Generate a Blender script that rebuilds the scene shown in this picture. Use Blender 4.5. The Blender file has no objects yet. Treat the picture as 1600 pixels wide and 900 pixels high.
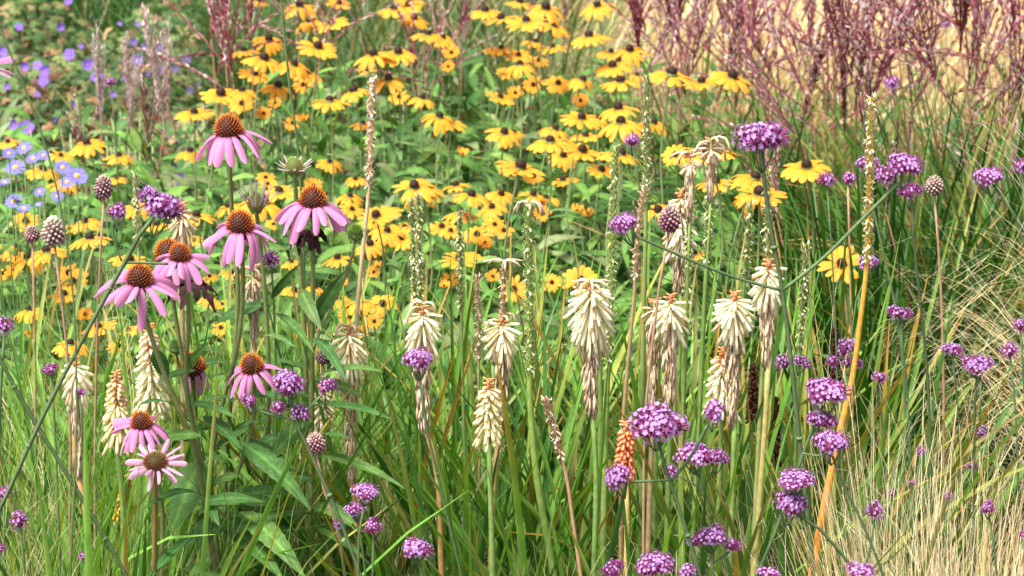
import bpy, math, random
import numpy as np

# ------------------------------------------------------------------ camera, sky, sun, exposure
scene = bpy.context.scene
COL = scene.collection
R = math.radians
PITCH, LENS, CAMZ = 15.0, 83.0, 1.75

cd = bpy.data.cameras.new("camera")
cam = bpy.data.objects.new("camera", cd)
COL.objects.link(cam)
cam.location = (0, 0, CAMZ)
cam.rotation_euler = (R(90 - PITCH), 0, 0)
cd.sensor_width = 36.0
cd.lens = LENS
cd.clip_start = 0.05
cd.clip_end = 1000.0
cd.dof.use_dof = True
cd.dof.focus_distance = 3.2
cd.dof.aperture_fstop = 10.5
scene.camera = cam

SUN_EL, SUN_AZ = 62.0, -45.0          # light comes from high up, behind the camera's left shoulder
w = bpy.data.worlds.new("World")
scene.world = w
w.use_nodes = True
nt = w.node_tree
bg = nt.nodes["Background"]
sky = nt.nodes.new("ShaderNodeTexSky")
sky.sky_type = 'NISHITA'
sky.sun_disc = False
sky.sun_elevation = R(SUN_EL)
sky.sun_rotation = R(180 - SUN_AZ)
sky.dust_density = 4.0
sky.air_density = 0.7
hs = nt.nodes.new("ShaderNodeHueSaturation")
hs.inputs["Saturation"].default_value = 0.3
nt.links.new(sky.outputs[0], hs.inputs["Color"])
nt.links.new(hs.outputs[0], bg.inputs["Color"])
bg.inputs["Strength"].default_value = 0.105

ld = bpy.data.lights.new("sun", 'SUN')
ld.energy = 2.9
ld.angle = R(18)
ld.color = (1.0, 0.95, 0.86)
sun = bpy.data.objects.new("sun", ld)
COL.objects.link(sun)
sun.rotation_euler = (R(90 - SUN_EL), 0, R(SUN_AZ))

scene.view_settings.view_transform = 'Standard'
scene.view_settings.look = 'None'
scene.view_settings.gamma = 1.0
scene.view_settings.use_curve_mapping = False
scene.view_settings.exposure = 1.42
scene.cycles.max_bounces = 7
scene.cycles.diffuse_bounces = 4
scene.cycles.transmission_bounces = 5

# ------------------------------------------------------------------ helpers
rng = np.random.default_rng(11)
rnd = random.Random(7)
FX = 1600 * LENS / 36.0
_c, _s = math.cos(R(PITCH)), math.sin(R(PITCH))


def at(px, py, d):
    """world point seen at photo pixel (px, py), d metres in front of the camera along the ground"""
    x, y = (px - 800) / FX, (450 - py) / FX
    v = np.array([x, _c + y * _s, -_s + y * _c])
    v = v * (d / v[1])
    return np.array([0, 0, CAMZ]) + v


def proj(p):
    q = np.asarray(p, float) - np.array([0, 0, CAMZ])
    f = q[1] * _c - q[2] * _s
    u = q[1] * _s + q[2] * _c
    return 800 + FX * q[0] / f, 450 - FX * u / f


def nrm(v):
    v = np.asarray(v, float)
    return v / (np.linalg.norm(v) + 1e-12)


def frame(yaxis, hint, pos=(0, 0, 0), scale=1.0):
    """4x4 with local Y along yaxis and local Z near hint"""
    Y = nrm(yaxis)
    X = np.cross(Y, hint)
    if np.linalg.norm(X) < 1e-6:
        X = np.cross(Y, (0.3, 1, 0.2))
    X = nrm(X)
    Z = np.cross(X, Y)
    M = np.eye(4)
    M[:3, 0], M[:3, 1], M[:3, 2], M[:3, 3] = X * scale, Y * scale, Z * scale, pos
    return M


def zframe(zaxis, pos=(0, 0, 0), spin=0.0, scale=1.0):
    Z = nrm(zaxis)
    h = np.array([math.cos(spin), math.sin(spin), 0.03])
    X = nrm(h - Z * h.dot(Z))
    Y = np.cross(Z, X)
    M = np.eye(4)
    s = scale if hasattr(scale, '__len__') else (scale, scale, scale)
    M[:3, 0], M[:3, 1], M[:3, 2], M[:3, 3] = X * s[0], Y * s[1], Z * s[2], pos
    return M


class MB:
    """collects vertices, faces and pigment colours; build() links them as ONE mesh object"""

    def __init__(self):
        self.V, self.Q, self.T, self.C, self.n = [], [], [], [], 0

    def add(self, V, Q=None, T=None, C=(1, 1, 1), M=None):
        V = np.asarray(V, float).reshape(-1, 3)
        if M is not None:
            V = V @ M[:3, :3].T + M[:3, 3]
        C = np.asarray(C, float)
        if C.ndim == 1:
            C = np.tile(C, (len(V), 1))
        self.V.append(V)
        self.C.append(C)
        if Q is not None and len(Q):
            self.Q.append(np.asarray(Q, int).reshape(-1, 4) + self.n)
        if T is not None and len(T):
            self.T.append(np.asarray(T, int).reshape(-1, 3) + self.n)
        self.n += len(V)

    def tmpl(self, t, M=None, tint=None):
        C = t[3] if tint is None else t[3] * np.asarray(tint)
        self.add(t[0], t[1], t[2], C, M)

    def get(self):
        V = np.concatenate(self.V)
        C = np.concatenate(self.C)
        Q = np.concatenate(self.Q) if self.Q else np.zeros((0, 4), int)
        T = np.concatenate(self.T) if self.T else np.zeros((0, 3), int)
        return V, Q, T, C

    def mesh(self, name, m):
        V, Q, T, C = self.get()
        me = bpy.data.meshes.new(name)
        me.vertices.add(len(V))
        me.vertices.foreach_set("co", V.astype(np.float32).ravel())
        nq, ntr = len(Q), len(T)
        me.loops.add(nq * 4 + ntr * 3)
        me.loops.foreach_set("vertex_index", np.concatenate([Q.ravel(), T.ravel()]).astype(np.int32))
        me.polygons.add(nq + ntr)
        st = np.concatenate([np.arange(nq) * 4, nq * 4 + np.arange(ntr) * 3]).astype(np.int32)
        me.polygons.foreach_set("loop_start", st)
        me.polygons.foreach_set("use_smooth", np.ones(nq + ntr, bool))
        a = me.attributes.new("Col", 'FLOAT_COLOR', 'POINT')
        a.data.foreach_set("color", np.concatenate([C, np.ones((len(C), 1))], 1).astype(np.float32).ravel())
        me.materials.append(m)
        me.update(calc_edges=True)
        me.validate()
        return me

    def build(self, name, m, parent=None, loc=None):
        return link(name, self.mesh(name, m), parent, loc)


def link(name, me, parent=None, loc=None, M=None):
    o = bpy.data.objects.new(name, me)
    COL.objects.link(o)
    if parent is not None:
        o.parent = parent
    if loc is not None:
        o.location = loc
    if M is not None:
        from mathutils import Matrix
        o.matrix_local = Matrix([list(r) for r in M])
    return o


def thing(name, label, cat, loc, group=None):
    o = bpy.data.objects.new(name, None)
    COL.objects.link(o)
    o.location = tuple(float(a) for a in loc)
    o.empty_display_size = 0.05
    tag(o, label, cat, group)
    return o


def tag(o, label, cat=None, group=None, kind=None):
    if label:
        o["label"] = label
    if cat:
        o["category"] = cat
    if group:
        o["group"] = group
    if kind:
        o["kind"] = kind
    return o


def spline(P, n):
    """smooth curve through P (cubic Hermite on chord length), n samples evenly spaced"""
    P = np.asarray(P, float)
    L = np.concatenate([[0], np.cumsum(np.linalg.norm(np.diff(P, axis=0), axis=1) + 1e-9)])
    t = np.linspace(0, L[-1], n)
    if len(P) == 2:
        return P[0] + (P[1] - P[0]) * (t / L[-1])[:, None]
    h = np.diff(L)
    dl = np.diff(P, axis=0) / h[:, None]
    m = np.empty_like(P)
    m[1:-1] = (dl[:-1] * h[1:, None] + dl[1:] * h[:-1, None]) / (h[:-1] + h[1:])[:, None]
    m[0], m[-1] = 1.5 * dl[0] - .5 * m[1], 1.5 * dl[-1] - .5 * m[-2]
    i = np.clip(np.searchsorted(L, t, side='right') - 1, 0, len(P) - 2)
    u = ((t - L[i]) / h[i])[:, None]
    hh = h[i][:, None]
    return (2 * u ** 3 - 3 * u ** 2 + 1) * P[i] + (u ** 3 - 2 * u ** 2 + u) * hh * m[i] + (-2 * u ** 3 + 3 * u ** 2) * P[i + 1] + (u ** 3 - u ** 2) * hh * m[i + 1]


def tube(mb, P, r, col, sides=6, n=None, col2=None, cap=True):
    """round stem along the spline through P; r and colour run from the first to the last point"""
    n = n or max(2, 3 * (len(P) - 1) + 1)
    S = spline(P, n)
    rr = np.interp(np.linspace(0, 1, n), np.linspace(0, 1, len(np.atleast_1d(r))), np.atleast_1d(r))
    Tn = np.gradient(S, axis=0)
    Tn /= (np.linalg.norm(Tn, axis=1)[:, None] + 1e-12)
    h = np.array([1.0, 0.13, 0.07]) if abs(Tn[0][0]) < 0.9 else np.array([0.1, 1.0, 0.2])
    X = np.cross(Tn, h)
    X /= np.linalg.norm(X, axis=1)[:, None]
    Y = np.cross(Tn, X)
    a = np.linspace(0, 2 * math.pi, sides, endpoint=False)
    V = S[:, None, :] + rr[:, None, None] * (np.cos(a)[None, :, None] * X[:, None, :] + np.sin(a)[None, :, None] * Y[:, None, :])
    i = np.arange(n - 1)[:, None] * sides
    k = np.arange(sides)[None, :]
    k2 = (k + 1) % sides
    Q = np.stack([i + k, i + k2, i + sides + k2, i + sides + k], -1).reshape(-1, 4)
    t = np.linspace(0, 1, n)[:, None, None]
    C = np.asarray(col, float) * (1 - t) + np.asarray(col if col2 is None else col2, float) * t
    C = np.broadcast_to(C, (n, sides, 3)).reshape(-1, 3)
    V = V.reshape(-1, 3)
    if cap:
        V = np.vstack([V, S[0], S[-1]])
        C = np.vstack([C, C[0], C[-1]])
        m0, m1 = n * sides, n * sides + 1
        T = [(m0, (j + 1) % sides, j) for j in range(sides)] + [(m1, (n - 1) * sides + j, (n - 1) * sides + (j + 1) % sides) for j in range(sides)]
    else:
        T = None
    mb.add(V, Q, T, C)
    return S


def grid_t(V, nu, nv, C):
    """template from an (nu x nv) grid of points"""
    i = np.arange(nu - 1)[:, None] * nv
    k = np.arange(nv - 1)[None, :]
    Q = np.stack([i + k, i + k + 1, i + nv + k + 1, i + nv + k], -1).reshape(-1, 4)
    return (np.asarray(V, float).reshape(-1, 3), Q, np.zeros((0, 3), int), np.asarray(C, float).reshape(-1, 3))


def blades(mb, root, az, length, width, lean, droop, col, tipcol, seg=7, twist=0.0, wav=0.0, fold=0.22, tipfrom=0.75):
    """many grass blades at once: each leaves its root, leans towards az and droops; V-shaped across"""
    root = np.asarray(root, float)
    N = len(root)
    t = np.linspace(0, 1, seg + 1)[None, :]
    az, length, width, lean, droop = [np.broadcast_to(np.asarray(a, float), (N,))[:, None] for a in (az, length, width, lean, droop)]
    ang = lean + droop * t ** 1.6                      # angle from the vertical
    ds = length / seg
    hx = np.cumsum(np.sin(ang) * ds, 1) - np.sin(ang[:, :1]) * ds
    hz = np.cumsum(np.cos(ang) * ds, 1) - np.cos(ang[:, :1]) * ds
    ph = rng.uniform(0, 6.28, (N, 1))
    side = wav * length * np.sin(ph + t * rng.uniform(2, 7, (N, 1))) * t
    dx, dy = np.cos(az), np.sin(az)
    P = np.stack([root[:, :1] + dx * hx - dy * side, root[:, 1:2] + dy * hx + dx * side, root[:, 2:3] + hz], -1)
    wprof = width * np.clip(np.minimum(0.55 + 2.0 * t, 1.0) * np.sqrt(np.clip(1.0 - t ** 2.2, 0.0015, 1)), 0.03, 1) * 0.5
    sx = np.stack([-dy + 0 * t, dx + 0 * t, 0 * t * dx], -1)
    nn = np.stack([np.cos(ang) * -dx, np.cos(ang) * -dy, np.sin(ang)], -1)
    tw = (rng.uniform(-1, 1, (N, 1)) * twist) * (0.3 + t)
    ct, stw = np.cos(tw)[..., None], np.sin(tw)[..., None]
    S = sx * ct + nn * stw
    Nn = nn * ct - sx * stw
    L = P - S * wprof[..., None]
    Rr = P + S * wprof[..., None]
    Mi = P - Nn * (wprof * fold)[..., None] * 2
    V = np.stack([L, Mi, Rr], 2).reshape(N, -1, 3)
    nv = (seg + 1) * 3
    q = []
    for i in range(seg):
        for k in range(2):
            a = i * 3 + k
            q.append((a, a + 1, a + 4, a + 3))
    Q = (np.array(q)[None] + (np.arange(N) * nv)[:, None, None]).reshape(-1, 4)
    f = np.clip((t - tipfrom) / (1 - tipfrom), 0, 1)[..., None]
    col = np.broadcast_to(np.asarray(col, float), (N, 3))[:, None, :]
    tipcol = np.broadcast_to(np.asarray(tipcol, float), (N, 3))[:, None, :]
    C = col * (1 - f) + tipcol * f
    C = np.repeat(C[:, :, None, :], 3, 2).reshape(-1, 3)
    mb.add(V.reshape(-1, 3), Q, None, C)
    return P


def hairs(mb, root, az, length, width, lean, droop, col, seg=9, curl=0.03, dexp=2.0):
    """fine feathery hairs: narrow flat ribbons with a wandering path"""
    root = np.asarray(root, float)
    N = len(root)
    t = np.linspace(0, 1, seg + 1)[None, :]
    az, length, width, lean, droop = [np.broadcast_to(np.asarray(a, float), (N,))[:, None] for a in (az, length, width, lean, droop)]
    ang = lean + droop * t ** dexp
    ds = length / seg
    hx = np.cumsum(np.sin(ang) * ds, 1) - np.sin(ang[:, :1]) * ds
    hz = np.cumsum(np.cos(ang) * ds, 1) - np.cos(ang[:, :1]) * ds
    p1, p2 = rng.uniform(0, 6.28, (N, 1)), rng.uniform(0, 6.28, (N, 1))
    k1 = rng.uniform(3, 10, (N, 1))
    a1 = curl * t ** 1.4 * np.sin(p1 + k1 * t) * (length / 0.4)
    a2 = curl * t ** 1.4 * np.sin(p2 + k1 * 1.3 * t) * (length / 0.4)
    dx, dy = np.cos(az), np.sin(az)
    P = np.stack([root[:, :1] + dx * hx - dy * a1, root[:, 1:2] + dy * hx + dx * a1, root[:, 2:3] + hz + a2], -1)
    fa = rng.uniform(-0.9, 0.9, (N, 1))
    S = np.stack([np.cos(fa), np.sin(fa), 0 * fa], -1)
    wp = (width * (1 - 0.75 * t ** 2) * 0.5)[..., None]
    V = np.stack([P - S * wp, P + S * wp], 2).reshape(N, -1, 3)
    nv = (seg + 1) * 2
    q = np.array([(2 * i, 2 * i + 1, 2 * i + 3, 2 * i + 2) for i in range(seg)])
    Q = (q[None] + (np.arange(N) * nv)[:, None, None]).reshape(-1, 4)
    col = np.broadcast_to(np.asarray(col, float), (N, 3))
    C = np.repeat(col, nv, 0)
    mb.add(V.reshape(-1, 3), Q, None, C)
    return P


def leaf_t(L=1.0, W=0.3, fold=0.2, droop=0.25, nu=8, nv=5, serr=0.0, vein=0.0, belly=0.42, col=(1, 1, 1), rib=(1.35, 1.3, 1.2), cup=0.0):
    """pointed leaf along +Y, upper face +Z"""
    V, C = [], []
    for i in range(nu):
        t = i / (nu - 1)
        a = t ** (math.log(0.5) / math.log(belly))
        wv = W * 0.5 * max(math.sin(math.pi * a), 0.0) ** 0.85 + 0.012 * W * (1 - t)
        if serr:
            wv *= 1 + serr * math.sin(i * 1.57) * (0.3 + 0.7 * math.sin(math.pi * t))
        zc = -droop * t * t * L + 0.10 * t * L
        for k in range(nv):
            u = -1 + 2 * k / (nv - 1)
            z = zc + fold * abs(u) * wv - cup * (u * u) * wv
            z += vein * math.sin((t * 9 - abs(u) * 1.6) * math.pi) * abs(u) * (1 - abs(u)) * 4 * W
            V.append((u * wv, t * L * (1 - 0.12 * droop * t) - serr * 0.0, z))
            C.append(np.asarray(col) * (np.asarray(rib) if abs(u) < 1e-6 else 1.0 + (.45 * max(0, math.cos((t * 9 - abs(u) * 1.6) * 2 * math.pi)) ** 6 if vein else 0)))
    return grid_t(V, nu, nv, C)


def ell_t(rx, ry, rz, nu=6, nv=8, col=(1, 1, 1), zc=0.0):
    V, C = [], []
    for i in range(nu + 1):
        th = math.pi * i / nu
        for k in range(nv):
            ph = 2 * math.pi * k / nv
            V.append((rx * math.sin(th) * math.cos(ph), ry * math.sin(th) * math.sin(ph), zc - rz * math.cos(th)))
    Q = [(i * nv + k, i * nv + (k + 1) % nv, (i + 1) * nv + (k + 1) % nv, (i + 1) * nv + k) for i in range(nu) for k in range(nv)]
    return (np.array(V), np.array(Q), np.zeros((0, 3), int), np.tile(np.asarray(col, float), (len(V), 1)))


def vary(c, a=0.18, h=0.06):
    c = np.asarray(c, float)
    return np.clip(c * (1 + rnd.uniform(-a, a)) * (1 + np.array([rnd.uniform(-h, h) for _ in range(3)])), 0.003, 0.95)


def varyN(c, N, a=0.18, h=0.08):
    c = np.asarray(c, float)
    return np.clip(c[None] * (1 + rng.uniform(-a, a, (N, 1))) * (1 + rng.uniform(-h, h, (N, 3))), 0.003, 0.95)


def pickN(palette, N, a=0.2, h=0.08):
    cols = np.array([p[0] for p in palette], float)
    pr = np.array([p[1] for p in palette], float)
    c = cols[rng.choice(len(cols), N, p=pr / pr.sum())]
    return np.clip(c * (1 + rng.uniform(-a, a, (N, 1))) * (1 + rng.uniform(-h, h, (N, 3))), 0.003, 0.95)


def plant_mat(name, rough=0.5, transl=0.25, spec=0.3, nscale=60.0, namt=0.22, tsat=1.15, bump=0.0, stretch=(1, 1, 1)):
    m = bpy.data.materials.new(name)
    m.use_nodes = True
    n = m.node_tree
    b = n.nodes["Principled BSDF"]
    out = n.nodes["Material Output"]
    at_ = n.nodes.new("ShaderNodeAttribute")
    at_.attribute_name = "Col"
    tc = n.nodes.new("ShaderNodeTexCoord")
    mp = n.nodes.new("ShaderNodeMapping")
    mp.inputs["Scale"].default_value = stretch
    n.links.new(tc.outputs["Object"], mp.inputs["Vector"])
    no = n.nodes.new("ShaderNodeTexNoise")
    no.inputs["Scale"].default_value = nscale
    no.inputs["Detail"].default_value = 3
    n.links.new(mp.outputs["Vector"], no.inputs["Vector"])
    mr = n.nodes.new("ShaderNodeMapRange")
    mr.inputs["From Min"].default_value = 0.3
    mr.inputs["From Max"].default_value = 0.7
    mr.inputs["To Min"].default_value = 1 - namt
    mr.inputs["To Max"].default_value = 1 + namt
    n.links.new(no.outputs["Fac"], mr.inputs["Value"])
    vm = n.nodes.new("ShaderNodeVectorMath")
    vm.operation = 'SCALE'
    n.links.new(at_.outputs["Color"], vm.inputs[0])
    n.links.new(mr.outputs["Result"], vm.inputs["Scale"])
    n.links.new(vm.outputs[0], b.inputs["Base Color"])
    b.inputs["Roughness"].default_value = rough
    b.inputs["Specular IOR Level"].default_value = spec
    if bump:
        bu = n.nodes.new("ShaderNodeBump")
        bu.inputs["Strength"].default_value = bump
        bu.inputs["Distance"].default_value = 0.002
        n.links.new(no.outputs["Fac"], bu.inputs["Height"])
        n.links.new(bu.outputs[0], b.inputs["Normal"])
    if transl:
        tr = n.nodes.new("ShaderNodeBsdfTranslucent")
        h = n.nodes.new("ShaderNodeHueSaturation")
        h.inputs["Saturation"].default_value = tsat
        h.inputs["Value"].default_value = 1.15
        n.links.new(vm.outputs[0], h.inputs["Color"])
        n.links.new(h.outputs[0], tr.inputs["Color"])
        mx = n.nodes.new("ShaderNodeMixShader")
        mx.inputs[0].default_value = transl
        n.links.new(b.outputs[0], mx.inputs[1])
        n.links.new(tr.outputs[0], mx.inputs[2])
        n.links.new(mx.outputs[0], out.inputs["Surface"])
    return m


M_PETAL = plant_mat("petal", 0.55, 0.30, 0.2, 120, 0.10)
M_CONE = plant_mat("flower_cone", 0.6, 0.0, 0.25, 300, 0.25)
M_LEAF = plant_mat("leaf", 0.5, 0.25, 0.18, 70, 0.22, 1.2, 0.25)
M_GRASS = plant_mat("grass_blade", 0.45, 0.28, 0.3, 25, 0.2, 1.2)
M_STEM = plant_mat("stem", 0.5, 0.0, 0.35, 90, 0.2, bump=0.2)
M_STRAW = plant_mat("straw", 0.6, 0.25, 0.25, 40, 0.18, 1.05)
M_FLORET = plant_mat("floret", 0.5, 0.25, 0.25, 200, 0.10)
M_CREAM = plant_mat("cream_tube", 0.5, 0.28, 0.3, 150, 0.08)
M_DRY = plant_mat("withered", 0.8, 0.12, 0.1, 150, 0.3)

LEAF_G = (0.10, 0.20, 0.045)
LEAF_D = (0.048, 0.118, 0.030)
STRAP_G = (0.11, 0.235, 0.04)
RUD_STEM = (0.22, 0.30, 0.12)
VERB_STEM = (0.085, 0.14, 0.055)

# ------------------------------------------------------------------ ground
def ground():
    m = bpy.data.materials.new("soil")
    m.use_nodes = True
    n = m.node_tree
    b = n.nodes["Principled BSDF"]
    tc = n.nodes.new("ShaderNodeTexCoord")
    no = n.nodes.new("ShaderNodeTexNoise")
    no.inputs["Scale"].default_value = 14
    no.inputs["Detail"].default_value = 8
    n.links.new(tc.outputs["Object"], no.inputs["Vector"])
    cr = n.nodes.new("ShaderNodeValToRGB")
    cr.color_ramp.elements[0].position, cr.color_ramp.elements[1].position = 0.35, 0.7
    cr.color_ramp.elements[0].color = (0.03, 0.022, 0.014, 1)
    cr.color_ramp.elements[1].color = (0.09, 0.075, 0.04, 1)
    n.links.new(no.outputs["Fac"], cr.inputs[0])
    n.links.new(cr.outputs[0], b.inputs["Base Color"])
    b.inputs["Roughness"].default_value = 0.95
    bu = n.nodes.new("ShaderNodeBump")
    bu.inputs["Distance"].default_value = 0.03
    n.links.new(no.outputs["Fac"], bu.inputs["Height"])
    n.links.new(bu.outputs[0], b.inputs["Normal"])
    V = np.array([[-200, -150, 0], [200, -150, 0], [200, 350, 0], [-200, 350, 0]], float)
    mb = MB()
    mb.add(V, [(0, 1, 2, 3)], None, (1, 1, 1))
    o = mb.build("ground", m)
    tag(o, "dark soil of the flower border under all the plants", "ground", kind="structure")


ground()


# ------------------------------------------------------------------ far dry grass field
def dry_field():
    mb = MB()
    N = 15000
    d = rng.uniform(6.9, 12.5, N)
    x = rng.uniform(-0.10, 0.36, N) * d + rng.uniform(-.2, .4, N)
    root = np.stack([x, d, np.zeros(N)], 1)
    col = pickN([((0.76, 0.57, 0.31), 5), ((0.80, 0.66, 0.42), 4), ((0.52, 0.36, 0.15), 2), ((0.26, 0.29, 0.09), .8)], N)
    sw = np.sin(x * 3.1) * 0.5 + np.sin(d * 2.3 + x) * 0.5
    blades(mb, root, rng.uniform(-0.9, 0.9, N) + np.where(rng.random(N) < .35, math.pi, 0), rng.uniform(.62, 1.05, N) + .08 * sw, rng.uniform(.003, .007, N),
           rng.uniform(0, .25, N), rng.uniform(.2, 1.7, N), col, col, seg=6, wav=.02)
    o = mb.build("dry_grass", M_STRAW)
    tag(o, "blurred field of blond dry grass behind the red plumes at top right", "dry grass", kind="stuff")


dry_field()


def far_greens():
    """dark green grassy growth along the far edge, behind the geraniums and the daisies"""
    mb = MB()
    N = 7000
    d = rng.uniform(8.3, 10.5, N)
    x = np.where(rng.random(N) < .65, rng.uniform(-.34, .02, N), rng.uniform(-.10, .02, N)) * d
    d = np.where(x > -.10 * d, d - 1.6, d)
    root = np.stack([x, d, np.zeros(N)], 1)
    col = pickN([((0.045, 0.11, 0.03), 5), ((0.08, 0.18, 0.04), 4), ((0.16, 0.2, 0.06), 1.5), ((0.2, 0.13, 0.06), .8)], N)
    blades(mb, root, rng.uniform(0, 6.28, N), rng.uniform(.5, 1.0, N), rng.uniform(.006, .012, N), rng.uniform(0, .3, N), rng.uniform(.2, 1.5, N), col, col, seg=6)
    o = mb.build("far_grass", M_GRASS)
    tag(o, "soft dark green grass along the far top edge of the border", "grass", kind="stuff")
    mb = MB()
    lf = leaf_t(1, .42, .15, .3, 6, 3)
    for _ in range(2600):
        dd = rnd.uniform(6.7, 9.0)
        xx = rnd.uniform(-.02, .34) * dd
        z = rnd.uniform(.02, .42)
        dr = (rnd.uniform(-1, 1), rnd.uniform(-1, .4), rnd.uniform(-.2, .8))
        mb.tmpl(lf, frame(dr, (0, -.4, 1), (xx, dd, z), rnd.uniform(.05, .1)), vary((0.06, .13, .04), .35))
    o = mb.build("undergrowth", M_LEAF)
    tag(o, "blurred leafy undergrowth at the foot of the blond grass", "undergrowth", kind="stuff")


far_greens()

# ------------------------------------------------------------------ geranium mounds, top left, out of focus
GER_LEAF = []
for i in range(3):
    mbt = MB()
    k = 5
    for j in range(k):
        a = (j - (k - 1) / 2) * 0.75 + rnd.uniform(-.1, .1)
        l = leaf_t(1, .62, .1, .2 + .2 * rnd.random(), 4, 3)
        mbt.tmpl(l, frame((math.sin(a), math.cos(a), 0), (0, 0, 1)))
    GER_LEAF.append(mbt.get())
GER_FLOWER = []
for i in range(3):
    mbt = MB()
    for j in range(5):
        a = j * 2 * math.pi / 5 + .1 * i
        l = leaf_t(1, .85, .05, -.25 + .25 * i, 5, 3, belly=.62, rib=(.85, .7, .9))
        mbt.tmpl(l, frame((math.cos(a), math.sin(a), .25), (0, 0, 1)), (0.27, 0.16, 0.60))
    mbt.tmpl(ell_t(.16, .16, .16, 4, 6, (.55, .45, .5), .08))
    GER_FLOWER.append(mbt)
GF_ME = [m_.mesh("geranium_petals", M_PETAL) for m_ in GER_FLOWER]

GER_FL = [(97, 45 + 0, 14), (33, 45, 14), (110, 5, 14), (218, 40, 9), (130, 75, 9), (210, 68, 14), (232, 75, 17), (248, 78, 14), (218, 97, 22), (112, 88, 20),
          (5, 87, 22), (140, 104, 20), (44, 107, 16), (62, 105, 16), (75, 113, 18), (72, 128, 22), (155, 124, 22), (200, 125, 14), (180, 150, 12), (62, 150, 10),
          (118, 165, 10), (25, 197, 18), (45, 203, 26), (283, 262, 20), (288, 285, 26), (275, 110, 14), (300, 143, 14), (310, 137, 10), (235, 118, 9), (295, 95, 16),
          (255, 112, 16), (310, 205, 14), (15, 140, 12), (90, 190, 10), (330, 250, 12), (190, 40, 8)]


def geraniums():
    mounds = [(-1.72, 6.05, .5), (-1.2, 5.85, .5), (-1.95, 7.0, .58), (-1.38, 6.85, .6), (-.78, 6.5, .52), (-1.75, 8.0, .66), (-1.05, 7.7, .64), (-2.5, 7.3, .6), (-2.3, 6.1, .5), (-2.6, 8.3, .66), (-.65, 5.6, .36)]
    place = ["hairy mound of small leaves at the far left edge behind the mauve asters", "olive leafed geranium mound right behind the two pale silky plumes",
             "purple flowered geranium mound behind the thin green stem at upper left", "geranium mound with dark gap and purple blooms above the pale silky plumes",
             "geranium mound behind the spreading red plume at upper left", "farthest geranium mound in the top left corner", "far brown and green geranium mound on the top edge, left of the red plume",
             "russet geranium mound beyond the left edge", "low geranium mound outside the left edge of the asters", "far geranium mound beyond the top left corner",
             "low purple geranium patch behind the tallest pink coneflower"]
    roots = []
    for i, (x, y, h) in enumerate(mounds):
        t = thing("geranium_mound", place[i], "geranium", (x, y, 0), "purple geranium mounds at top left")
        mb = MB()
        rx = .47
        for _ in range(2600):
            a, rr = rnd.uniform(0, 6.28), math.sqrt(rnd.random())
            zz = h * math.sqrt(max(0, 1 - (rr * .96) ** 2)) * rnd.uniform(.45, 1.06)
            p = (rx * rr * math.cos(a), rx * rr * math.sin(a), max(.03, zz))
            nn = nrm((p[0] * .9, p[1] * .9 - .25, .45 + rnd.uniform(-.2, .3)))
            dr = np.cross(nn, (rnd.uniform(-1, 1), rnd.uniform(-1, 1), rnd.uniform(-1, 1)))
            c = rnd.choice([(.09, .145, .045)] * 5 + [(.05, .11, .035)] * 5 + [(.15, .18, .065)] * 3 + [(.20, .12, .055), (.15, .075, .045), (.26, .20, .10)])
            mb.tmpl(rnd.choice(GER_LEAF), frame(dr, nn, p, rnd.uniform(.016, .030)), vary(np.array(c) * 1.0, .35))
        mb.build("foliage", M_LEAF, t)
        ms = MB()
        for _ in range(36):
            a = rnd.uniform(0, 6.28)
            q = rnd.uniform(.1, .4)
            tube(ms, [(0.05 * math.cos(a), .05 * math.sin(a), 0), (q * .6 * math.cos(a), q * .6 * math.sin(a), h * .5), (q * math.cos(a), q * math.sin(a), h * .85)], .002, (.2, .14, .07), 4, 5)
        ms.build("stems", M_STEM, t)
        roots.append((t, x, y, h))
    for px, py, w in GER_FL:
        best = None
        for t, x, y, h in roots:                      # the mound whose dome this sight line meets first
            for d in np.arange(y - .47, y + .47, .03):
                p = at(px, py, d)
                r2 = ((p[0] - x) ** 2 + (d - y) ** 2) / .47 ** 2
                if r2 < 1 and p[2] < h * math.sqrt(1 - r2) * 1.06 + .02:
                    if best is None or d < best[0]:
                        best = (d, t, p)
                    break
        if best is None:
            t, x, y, h = min(roots, key=lambda r: abs(at(px, py, r[2])[0] - r[1]) + abs(at(px, py, r[2])[2] - r[3] * .8))
            best = (y, t, at(px, py, y))
        d, t, p = best
        s = w * .55 * d / FX
        o = link("flower", rnd.choice(GF_ME), t, M=zframe((rnd.uniform(-.5, .5), -1, rnd.uniform(.2, 1.0)), p - np.array(t.location) + np.array([0, -.03, .01]), rnd.uniform(0, 6), s))


geraniums()

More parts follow.
